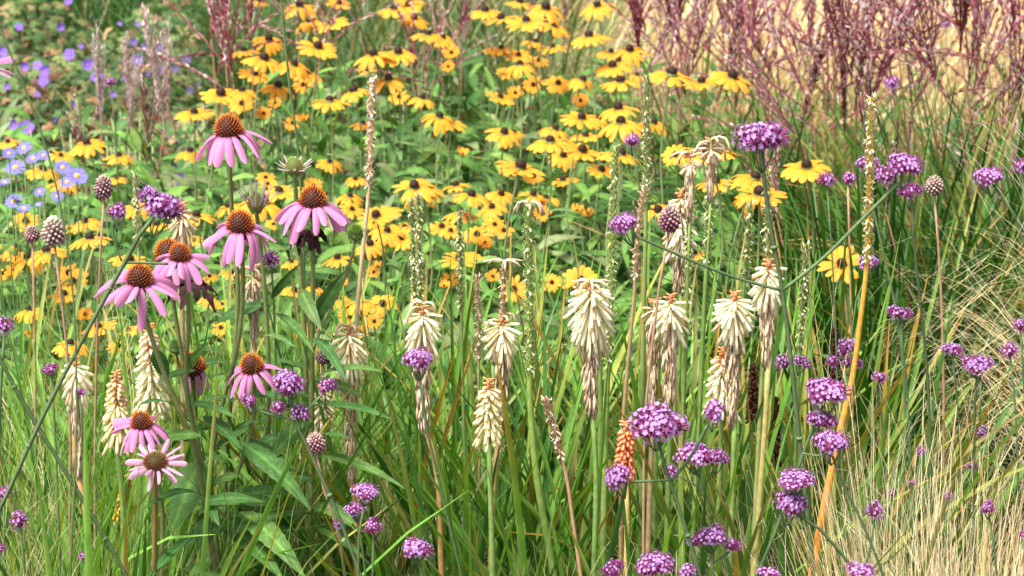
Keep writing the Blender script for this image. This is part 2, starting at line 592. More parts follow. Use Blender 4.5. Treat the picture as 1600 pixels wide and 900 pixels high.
# ------------------------------------------------------------------ asters, left edge
def asters():
    mbt = MB()
    for j in range(22):
        a = j * 2 * math.pi / 22
        mbt.tmpl(leaf_t(1, .2, .05, .1 + .15 * rnd.random(), 4, 3, belly=.6), frame((math.cos(a), math.sin(a), rnd.uniform(.05, .25)), (0, 0, 1)), vary((0.19, 0.17, 0.55), .12))
    me_p = mbt.mesh("aster_petals", M_PETAL)
    mb2 = MB()
    mb2.tmpl(ell_t(.27, .27, .14, 4, 10, (.75, .42, .06), .05))
    me_e = mb2.mesh("aster_eye", M_CONE)
    L = [(38, 232, 38), (52, 248, 34), (68, 243, 30), (14, 240, 30), (98, 262, 36), (24, 262, 44), (120, 275, 44), (22, 315, 42), (38, 326, 30), (62, 300, 28), (90, 307, 30), (8, 285, 28), (128, 281, 30), (105, 285, 36), (60, 320, 20), (-12, 300, 30), (-20, 250, 34)]
    S = [(20, 250, 4.15, "mauve aster plant with thin petals at the left edge under the purple geraniums", L[0:6:1] + [L[11], L[16]]),
         (110, 275, 4.25, "pale lilac aster plant behind the daisies right of the left edge", [L[6], L[12], L[13], L[10]]),
         (30, 315, 4.0, "violet blue aster plant low at the left edge, orange centred", [L[7], L[8], L[9], L[14], L[15]])]
    for px, py, d, lab, fl in S:
        base = at(px, py, d)
        t = thing("aster", lab, "aster", (base[0], d, 0), "mauve asters at the left edge")
        mb, ml = MB(), MB()
        for fx, fy, fw in fl:
            p = at(fx, fy, d + rnd.uniform(-.12, .15)) - np.array(t.location)
            tube(mb, [(p[0] * .25, p[1] * .25, 0), (p[0] * .6, p[1] * .6, p[2] * .5), p], [.0025, .0012], (.12, .2, .07), 5, 7)
            ax = (rnd.uniform(-.4, .4), -rnd.uniform(.3, 1), 1)
            s = fw * .42 * d / FX
            M = zframe(ax, p, rnd.uniform(0, 6), s)
            o = link("flower", me_p, t, M=M)
            link("eye", me_e, o)
            for _ in range(16):
                f = rnd.uniform(.15, .93)
                q = np.array([p[0] * (.25 + .75 * f), p[1] * (.25 + .75 * f), p[2] * f])
                a = rnd.uniform(0, 6.28)
                ml.tmpl(leaf_t(1, .2, .15, .3, 5, 3), frame((math.cos(a), math.sin(a), .5), (0, 0, 1), q, rnd.uniform(.04, .07)), vary(LEAF_G, .3))
        mb.build("stems", M_STEM, t)
        ml.build("leaves", M_LEAF, t)


asters()

# ------------------------------------------------------------------ leafy undergrowth of the yellow daisies
RUD_LEAVES = [leaf_t(1, .27, .30, .30, 8, 3, belly=.4), leaf_t(1, .32, .22, .6, 8, 3, belly=.42), leaf_t(1, .22, .35, .15, 8, 3, belly=.38), leaf_t(1, .28, .2, .9, 8, 3, belly=.45)]


def canopy(px_x, d):
    """height of the daisies' foliage at distance d"""
    return .60 + .05 * (d - 3.7)


def daisy_foliage():
    mb = MB()
    for _ in range(9000):
        d = 3.75 + 2.45 * rnd.random() ** 1.15
        lo, hi = -.30 * d, .085 * d + (.1 if d > 4.4 else .02)
        x = rnd.uniform(lo, hi)
        if d > 5.6 and x < -.1 * d:
            continue
        z = canopy(x, d) * rnd.random() ** .6
        a = rnd.uniform(0, 6.28)
        up = rnd.uniform(-.3, 1.5)
        c = rnd.choice([(.085, .19, .04)] * 4 + [(.05, .125, .03)] * 5 + [(.13, .25, .055)] * 3 + [(.15, .20, .09)] * 2)
        mb.tmpl(rnd.choice(RUD_LEAVES), frame((math.cos(a), math.sin(a), up), (0, -.35, 1), (x, d, z), rnd.uniform(.05, .105)), vary(c, .3, .08))
    o = mb.build("foliage", M_LEAF)
    tag(o, "dense green leaves filling the bed below the yellow daisies", "foliage", kind="stuff")
    mb = MB()
    for _ in range(560):
        d = rnd.uniform(3.8, 6.0)
        x = rnd.uniform(-.26 * d, .07 * d + .1)
        h = canopy(x, d) * rnd.uniform(.7, .92)
        a, b = rnd.gauss(0, .05), rnd.gauss(0, .05)
        tube(mb, [(x, d, 0), (x + a * .4, d + b * .4, h * .5), (x + a, d + b, h)], [.0026, .0016], vary((.26, .33, .14), .25), 5, 5)
    o = mb.build("undergrowth", M_STEM)
    tag(o, "tangle of pale hairy leaf stems in the daisy bed", "undergrowth", kind="stuff")


daisy_foliage()


# ------------------------------------------------------------------ fine low grass between the front plants
def front_grass():
    mb = MB()
    N = 2300
    d = rng.uniform(2.85, 3.9, N)
    x = rng.uniform(-.27, -.085, N) * d
    d = np.where((x > -.38) & (d < 3.3), d + .5, d)
    root = np.stack([x, d, np.zeros(N)], 1)
    col = pickN([((.22, .36, .08), 4), ((.33, .43, .11), 3), ((.13, .28, .05), 5), ((.52, .42, .19), .4)], N)
    L = rng.uniform(.45, .84, N)
    hairs(mb, root, rng.uniform(0, 6.28, N), L, rng.uniform(.0012, .0024, N), rng.uniform(0, .22, N), rng.uniform(0, .8, N), col, seg=7, curl=.02)
    N = 900
    d = rng.uniform(2.85, 3.7, N)
    x = rng.uniform(-.09, .27, N) * d
    root = np.stack([x, d, np.zeros(N)], 1)
    col = pickN([((.12, .24, .05), 4), ((.20, .28, .07), 3), ((.46, .36, .16), 1.6)], N)
    L = rng.uniform(.35, .66, N)
    hairs(mb, root, rng.uniform(0, 6.28, N), L, rng.uniform(.0012, .0024, N), rng.uniform(0, .25, N), rng.uniform(0, .9, N), col, seg=7, curl=.02)
    o = mb.build("grass", M_GRASS)
    tag(o, "fine green and yellow grass between the front stems", "grass", kind="stuff")


front_grass()

# ------------------------------------------------------------------ strap-leaved clumps of the poker plants
STRAP = [(-.74, 3.25, "strap leaf clump in the lower left corner among fine yellow grass"),
         (-.56, 3.0, "strap leaf clump under the lowest left verbena heads"),
         (-.50, 3.5, "strap leaf clump around the small yellow poker at lower left"),
         (-.36, 3.5, "strap leaf clump behind the pair of lowest pink coneflowers"),
         (-.22, 3.55, "strap leaf clump behind the leafy coneflower stems"),
         (-.10, 3.3, "strap leaf clump left of the tan stalk with withered skirt"),
         (-.03, 3.45, "dark green strap leaf clump in the lower middle"),
         (.07, 3.2, "strap leaf clump with orange tips under the short pale yellow poker"),
         (.17, 3.5, "strap leaf clump around the thick green beaded stalk"),
         (.24, 3.15, "strap leaf clump behind the coral orange poker"),
         (.33, 3.45, "strap leaf clump behind the widest verbena head in front"),
         (.42, 3.2, "strap leaf clump at the foot of the orange bent stalk"),
         (-.86, 3.6, "strap leaf clump outside the left edge"),
         (.50, 3.6, "strap leaf clump behind the purple heads right of the orange stalk")]


def strap_clumps():
    for x, d, lab in STRAP:
        t = thing("strap_leaf_clump", lab, "leaf clump", (x, d, 0), "strap leaf clumps of the poker plants")
        mb = MB()
        N = 104
        a = rng.uniform(0, 6.28, N)
        r = .11 * np.sqrt(rng.random(N))
        root = np.stack([r * np.cos(a), r * np.sin(a), 0 * a], 1)
        light = 1.3 if x < -.3 else .8 if x > .4 else 1.12  # rightmost clumps darkened: shade of the hollow there is painted into the blades
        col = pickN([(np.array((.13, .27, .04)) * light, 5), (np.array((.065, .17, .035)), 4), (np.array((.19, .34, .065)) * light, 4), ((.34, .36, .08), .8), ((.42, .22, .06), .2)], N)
        tip = np.where(rng.random((N, 1)) < .22, np.array([[.5, .26, .05]]), col)
        tip = np.where(rng.random((N, 1)) < .15, np.array([[.42, .3, .12]]), tip)
        L = rng.uniform(.5, .92, N)
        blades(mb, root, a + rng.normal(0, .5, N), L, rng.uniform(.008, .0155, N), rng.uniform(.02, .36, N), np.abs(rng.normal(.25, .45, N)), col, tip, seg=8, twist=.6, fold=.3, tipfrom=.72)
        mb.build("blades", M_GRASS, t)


strap_clumps()

# ------------------------------------------------------------------ red plume grass (stem, slim plume branches with silvery flecks)
def plume_mesh(openness, n, length, seed, red):
    r_ = random.Random(seed)
    mb = MB()
    for i in range(n):
        f = i / (n - 1)
        a = i * 2.4 + r_.uniform(-.6, .6)
        lean = min(1.15, r_.uniform(.45, 1.3) * openness) * (1.15 - .9 * f) * r_.uniform(.7, 1.15)
        Lr = length * r_.uniform(.7, 1.05)
        z0 = length * .45 * f
        P = []
        for k in range(6):
            t = k / 5
            an = lean * (1 + .18 * t)
            P.append((math.cos(a) * math.sin(an) * Lr * t, math.sin(a) * math.sin(an) * Lr * t, z0 + math.cos(an) * Lr * t))
        P = np.array(P)
        tube(mb, P, [.0016, .0009], np.array(red) * .9, 4, 6, cap=False)
        m = int(46 * Lr / .2)
        Sp = spline(P, m)
        V, T, C = [], [], []
        for k in range(2, m):
            p = Sp[k]
            dr = nrm(Sp[k] - Sp[k - 1])
            sd = nrm(np.cross(dr, (r_.uniform(-1, 1), r_.uniform(-1, 1), r_.uniform(-1, 1))))
            ls, ws = r_.uniform(.009, .015), r_.uniform(.0018, .0030)
            q = p + sd * .0012
            e = nrm(dr + sd * .42)
            b = np.cross(e, sd)
            V += [q, q + e * ls * .5 + b * ws, q + e * ls, q + e * ls * .5 - b * ws]
            c = np.array(red) * r_.uniform(.6, 1.6)
            if r_.random() < .14 + .34 * (k / m):
                c = np.array((.85, .72, .68)) * r_.uniform(.7, 1.1)
            elif r_.random() < .30:
                c = np.array((.55, .33, .36)) * r_.uniform(.7, 1.2)
            C += [c] * 4
        Q = np.arange(len(V)).reshape(-1, 4)
        mb.add(V, Q, None, np.array(C))
    return mb.mesh("plume", M_STRAW)


RED, RED2, RED3 = (.24, .045, .07), (.38, .12, .15), (.50, .26, .28)
PLUMES = {"open": [plume_mesh(1.0, 8, .22, 1, RED), plume_mesh(.9, 7, .22, 2, RED2), plume_mesh(1.05, 8, .21, 3, RED2)],
          "half": [plume_mesh(.55, 7, .20, 4, RED), plume_mesh(.42, 6, .21, 5, RED2), plume_mesh(.65, 5, .20, 6, RED3), plume_mesh(.5, 6, .2, 16, RED)],
          "shut": [plume_mesh(.10, 9, .19, 7, (.15, .03, .03)), plume_mesh(.14, 8, .21, 8, RED)],
          "pale": [plume_mesh(.10, 8, .16, 9, (.5, .36, .34)), plume_mesh(.16, 9, .17, 10, (.55, .42, .40))]}

# clumps: x, d, label, leaf count, plumes [(px of plume foot, py of plume foot, kind, scale)]
MISC = [
    (-.62, 5.35, "red plume grass clump standing behind the tall pink coneflower at upper left", 60,
     [(345, 135, "open", 1.25), (352, 85, "open", 1.0), (330, 60, "half", 1.0), (365, 130, "half", 1.05), (290, 235, "half", .8), (232, 262, "half", .8), (395, 75, "open", .8), (500, 95, "open", .75), (470, 60, "half", .7)]),
    (-.98, 5.25, "small grass clump with pale silky closed plumes in front of the geraniums", 26,
     [(158, 200, "pale", .95), (207, 208, "pale", .95), (258, 205, "pale", 1.0), (198, 215, "pale", .7), (262, 170, "pale", .8), (135, 270, "half", .5)]),
    (-.12, 5.9, "thin red grass clump showing between the yellow daisies, top centre", 30,
     [(650, 120, "half", .8), (668, 150, "open", .8), (715, 62, "half", .9), (640, 95, "shut", .7), (720, 85, "half", .6), (560, 45, "half", .8), (885, 35, "half", .8), (850, 70, "shut", .6), (690, 120, "open", .7)]),
    (.38, 5.45, "burgundy plume grass clump right of the yellow daisies", 70,
     [(1000, 100, "shut", 1.05), (1030, 85, "shut", 1.05), (1050, 70, "shut", 1.1), (1068, 85, "shut", .95), (1015, 60, "half", 1.0), (1040, 95, "half", 1.1), (1090, 90, "open", 1.0),
      (1075, 130, "half", 1.0), (1110, 70, "half", 1.0), (1000, 130, "half", .9), (1035, 150, "open", .8), (1060, 170, "half", .9), (990, 60, "half", 1.0)]),
    (.58, 5.3, "reddish plume grass clump behind the large round verbena head", 80,
     [(1140, 110, "half", 1.1), (1160, 150, "open", 1.0), (1170, 100, "half", 1.15), (1185, 80, "shut", 1.1), (1205, 100, "half", 1.1), (1130, 70, "half", 1.0), (1220, 150, "half", 1.0),
      (1150, 180, "half", 1.0), (1200, 190, "open", .9), (1120, 160, "half", .9), (1175, 60, "open", .9), (1240, 200, "half", .9)]),
    (.78, 5.1, "open red plume grass clump above the lone yellow daisy at right", 90,
     [(1260, 130, "half", 1.05), (1285, 100, "open", 1.1), (1300, 60, "half", 1.1), (1250, 200, "shut", 1.0), (1270, 180, "half", 1.0), (1300, 155, "open", 1.0), (1245, 80, "open", 1.0),
      (1330, 130, "half", 1.0), (1320, 215, "shut", 1.0), (1290, 220, "open", .9), (1258, 235, "half", .9), (1340, 90, "open", 1.0)]),
    (.98, 4.95, "spreading dark red plume grass clump around the small lone lilac verbena", 100,
     [(1390, 90, "open", 1.25), (1380, 60, "half", 1.2), (1400, 150, "open", 1.0), (1345, 190, "shut", 1.0), (1350, 230, "half", .9), (1400, 40, "half", 1.1), (1420, 110, "open", 1.0),
      (1335, 175, "shut", 1.0), (1460, 120, "half", 1.0), (1480, 150, "open", 1.0), (1420, 190, "open", .8), (1470, 60, "half", 1.2)]),
    (1.18, 4.85, "plume grass clump with long maroon plumes in the upper right corner", 110,
     [(1500, 80, "shut", 1.2), (1555, 100, "open", 1.25), (1540, 60, "half", 1.2), (1510, 150, "half", 1.0), (1570, 180, "half", 1.0), (1590, 120, "open", 1.1), (1495, 40, "shut", 1.1),
      (1585, 60, "half", 1.2), (1540, 170, "open", .9), (1600, 200, "half", .9), (1560, 235, "half", .9), (1500, 210, "open", .8)]),
    (1.45, 5.1, "plume grass clump standing outside the right edge", 80, [(1640, 110, "half", 1.1), (1680, 90, "open", 1.1), (1650, 50, "half", 1.0)]),
    (.72, 4.35, "dark green arching grass clump without plumes behind the forked verbena stem", 150, [(1215, 345, "half", .55)]),
    (.98, 4.3, "dense grass clump with arching green blades behind the orange stalk", 170, [(1385, 335, "shut", .5)]),
    (1.24, 4.45, "green arching grass clump behind the wispy straw tuft at right edge", 150, [(1570, 325, "half", .9)]),
    (1.5, 4.4, "arching green grass clump outside the right edge", 90, []),
    (.62, 3.95, "short dark grass clump behind the white skirted pokers at right", 60, []),
]


def plume_grass():
    for x, d, lab, nleaf, pl in MISC:
        t = thing("plume_grass", lab, "ornamental grass", (x, d, 0), "red plumed ornamental grass clumps")
        mb = MB()
        a = rng.uniform(0, 6.28, nleaf * 2)
        N = len(a)
        r = .16 * np.sqrt(rng.random(N))
        root = np.stack([r * np.cos(a), r * np.sin(a), 0 * a], 1)
        col = pickN([((.085, .20, .03), 5), ((.045, .12, .025), 5), ((.19, .31, .05), 2), ((.34, .30, .07), .6), ((.40, .18, .05), .3), ((.45, .34, .17), .15)], N)
        if x > .5 and d < 4.6:                          # shade of the right-hand hollow put into the blade colour
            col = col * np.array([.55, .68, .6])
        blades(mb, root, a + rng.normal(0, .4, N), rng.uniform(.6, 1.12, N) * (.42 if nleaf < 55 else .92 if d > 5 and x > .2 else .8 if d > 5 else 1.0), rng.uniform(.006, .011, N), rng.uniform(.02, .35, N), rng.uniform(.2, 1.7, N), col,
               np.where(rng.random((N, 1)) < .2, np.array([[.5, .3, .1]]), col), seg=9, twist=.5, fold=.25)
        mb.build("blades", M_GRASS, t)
        base = np.array([x, d, 0.0])
        for px, py, kind, sc in pl:
            dd = d + rnd.uniform(-.28, .28)
            p = at(px, py, dd) - base
            st = MB()
            lean = np.array([rnd.gauss(0, .05 if kind == "pale" else .15), rnd.uniform(-.08, .08), 0])
            sc = sc * rnd.uniform(1.05, 1.35)
            tube(st, [(p[0] * .2, p[1] * .2, 0), p * np.array([.6, .6, .5]), p], [.0022, .0014], (.25, .11, .07), 4, 7)
            s = st.build("stem", M_STEM, t)
            link("plume", rnd.choice(PLUMES[kind]), t, M=zframe(nrm(np.array([0, 0, 1.0]) + lean * 2), p, rnd.uniform(0, 6.28), sc))


plume_grass()

# ------------------------------------------------------------------ straw-blond feather grass tufts
FEATHER = [  # x, d, locks, length, lean azimuth (None = all round), label
    (.56, 2.88, 58, .74, None, "blond feather grass tuft in the lower right corner, tallest and fullest"),
    (.43, 3.2, 18, .62, None, "wispy blond feather grass tuft just right of the orange stalk"),
    (.66, 2.85, 40, .66, None, "straw feather grass tuft at the very bottom right edge"),
    (1.02, 3.4, 14, 1.14, math.pi, "wispy straw feather grass arching in from the right edge"),
    (.15, 2.95, 12, .58, None, "small pale feather grass tuft left of the lowest front verbena heads"),
    (-.065, 2.95, 11, .56, None, "small pale feather grass tuft beside the low verbena at bottom centre"),
    (-.235, 3.4, 26, .62, None, "tan fine feather grass tuft under the coneflower leaves"),
    (-.62, 3.3, 9, .78, None, "yellowish feather grass tuft behind the crossing green stems at left"),
    (-.70, 2.95, 9, .66, None, "fine pale feather grass tuft in the lower left corner"),
    (.60, 3.4, 8, .74, None, "airy curling feather grass tuft behind the blond tufts at right"),
]


def feather_grass():
    for x, d, K, L, azd, lab in FEATHER:
        t = thing("feather_grass", lab, "feather grass", (x, d, 0), "blond feather grass tufts")
        mb = MB()
        la = rng.uniform(0, 6.28, K)
        ll, ld, lL = rng.uniform(.0, .16, K), rng.uniform(.05, .9, K) ** 1.5, rng.uniform(.68, 1.1, K)
        if azd is not None:
            la = azd + rng.normal(0, .3, K)
            ll, ld, lL = rng.uniform(.02, .24, K), rng.uniform(1.0, 2.3, K), rng.uniform(.80, 1.06, K)
        r = .08 * np.sqrt(rng.random(K))
        lr = np.stack([r * np.cos(la + rng.normal(0, .6, K)), r * np.sin(la + rng.normal(0, .6, K)), 0 * la], 1)
        lc = pickN([((.84, .64, .36), 5), ((.90, .76, .48), 4), ((.62, .44, .20), 2), ((.34, .36, .11), .6 if x > .3 else 4)], K)
        # strands of one lock keep together and fray towards the tip
        n1 = 11
        k = np.repeat(np.arange(K), n1)
        N = len(k)
        hairs(mb, lr[k] + rng.normal(0, .002, (N, 3)) * np.array([1, 1, 0]), la[k] + rng.normal(0, .05, N), L * lL[k] * rng.uniform(.8, 1.05, N), rng.uniform(.0013, .0026, N), np.abs(ll[k] + rng.normal(0, .014, N)), ld[k] + rng.normal(0, .10, N),
              np.clip(lc[k] * rng.uniform(.8, 1.15, (N, 1)), 0, .95), seg=16, curl=.010, dexp=2.0 if azd is None else 5.0)
        n1 = 12                                             # loose curling awns around the upper part
        k = np.repeat(np.arange(K), n1)
        N = len(k)
        hairs(mb, lr[k] + rng.normal(0, .003, (N, 3)) * np.array([1, 1, 0]), la[k] + rng.normal(0, .12, N), L * lL[k] * rng.uniform(.72, 1.08, N), rng.uniform(.0008, .0013, N), np.abs(ll[k] + rng.normal(0, .04, N)), ld[k] + rng.normal(.15, .45, N),
              pickN([((.84, .72, .48), 1)], N), seg=24, curl=.045, dexp=2.0 if azd is None else 4.5)
        # sparse green leaves low in the tuft
        N = K * 2
        a = rng.uniform(0, 6.28, N)
        rr = .09 * np.sqrt(rng.random(N))
        hairs(mb, np.stack([rr * np.cos(a), rr * np.sin(a), 0 * a], 1), a, L * rng.uniform(.5, .85, N), rng.uniform(.001, .0018, N), rng.uniform(.02, .35, N), rng.uniform(0, .8, N), pickN([((.16, .26, .06), 2), ((.36, .36, .13), 1)], N), seg=9, curl=.012)
        mb.build("blades", M_STRAW, t)


feather_grass()

# ------------------------------------------------------------------ yellow daisies
YEL, YEL2 = (.88, .35, .016), (.91, .43, .05)


def daisy_petals(seed, n, droop, orange=0.0, ragged=.12):
    n = n + 2
    r_ = random.Random(seed)
    mb = MB()
    for j in range(n):
        a = j * 2 * math.pi / n + r_.uniform(-.13, .13)
        Lp = r_.uniform(.80, 1.08) * .80
        if ragged and r_.random() < .06 and droop > .3:
            continue
        V, C = [], []
        nu, nv = 7, 5
        wd = r_.uniform(.25, .315)
        dr = droop * r_.uniform(.75, 1.3)
        tw = r_.uniform(-.25, .25)
        zoff = r_.uniform(-.02, .02)
        for i in range(nu):
            t = i / (nu - 1)
            wv = wd * .5 * (.42 + .58 * math.sin(math.pi * min(1, t * .78 + .06)) ** .8) * (1 if t < .84 else math.sqrt(max(.03, 1 - ((t - .84) / .175) ** 2)))
            ang = -.30 + dr * 1.25 * t                      # rises a little, then arches down
            rr = .20 + Lp * (t - .10 * dr * t * t)
            z = zoff + Lp * (.24 * t - dr * .62 * t * t)
            for k in range(nv):
                u = -1 + 2 * k / (nv - 1)
                zz = z - .22 * wv * u * u + .035 * wv * math.cos(u * 9.4) + tw * u * wv
                x, y = rr, u * wv
                V.append((x * math.cos(a) - y * math.sin(a), x * math.sin(a) + y * math.cos(a), zz))
                c = np.array(YEL) * (1 - t) * .8 + np.array(YEL2) * (t + .2 * (1 - t))
                c = c * (1 - orange) + np.array((.78, .26, .012)) * orange
                if t < .12:
                    c = c * np.array((.95, .72, .8))
                C.append(c * (1 - .10 * abs(math.cos(u * 6))))
        g = grid_t(V, nu, nv, C)
        mb.tmpl(g, None, r_.uniform(.9, 1.06))
    return mb.mesh("petals", M_PETAL)


def daisy_cone(seed, ring=False):
    r_ = random.Random(seed)
    mb = MB()
    H = .30
    mb.tmpl(ell_t(.225, .225, H * .75, 6, 12, (.022, .010, .007), .12))
    g = 2.39996
    for k in range(110):
        f = (k + .5) / 110
        th = math.acos(1 - f * 1.15)
        p = np.array([.22 * math.sin(th) * math.cos(k * g), .22 * math.sin(th) * math.sin(k * g), .12 + H * .75 * math.cos(th)])
        nn = nrm((p[0], p[1], (p[2] - .12) * .8))
        c = (.035, .015, .009) if r_.random() < .7 else (.07, .03, .012)
        if ring and .45 < f < .7:
            c = (.32, .17, .02)
        s = .021
        X = nrm(np.cross(nn, (.3, .2, 1)))
        Y = np.cross(nn, X)
        mb.add([p + X * s, p + Y * s, p - X * s, p - Y * s, p + nn * s * 2], None, [(0, 1, 4), (1, 2, 4), (2, 3, 4), (3, 0, 4)], vary(c, .3))
    return mb.mesh("cone", M_CONE)


DP = {"flat": [daisy_petals(1, 13, .5, .05), daisy_petals(2, 12, .4, .2), daisy_petals(11, 14, .6, 0), daisy_petals(21, 12, .7, .12)],
      "arch": [daisy_petals(3, 14, .95, 0), daisy_petals(4, 13, 1.1, .1), daisy_petals(5, 15, .8, .05), daisy_petals(6, 12, 1.0, .25), daisy_petals(13, 13, 1.2, 0), daisy_petals(14, 14, .9, .15), daisy_petals(15, 11, 1.05, .05), daisy_petals(16, 13, .75, .0)],
      "down": [daisy_petals(7, 13, 1.4, .15), daisy_petals(8, 12, 1.25, .05)],
      "young": [daisy_petals(9, 12, .1, .65), daisy_petals(10, 11, -.1, .5)],
      "bud": [daisy_petals(12, 12, -1.1, .15)]}
DC = [daisy_cone(1), daisy_cone(2), daisy_cone(3, True)]


def green_calyx(mb, p, ax, r):
    M = zframe(ax, p, rnd.uniform(0, 6), r)
    mb.tmpl(ell_t(.22, .22, .10, 4, 8, (.12, .2, .06), -.03), M)
    for j in range(9):
        a = j * .7
        mb.tmpl(leaf_t(.38, .13, .1, .5, 4, 3, col=(.12, .22, .06)), M @ frame((math.cos(a), math.sin(a), -.15), (0, 0, 1), (.1 * math.cos(a), .1 * math.sin(a), -.04)))


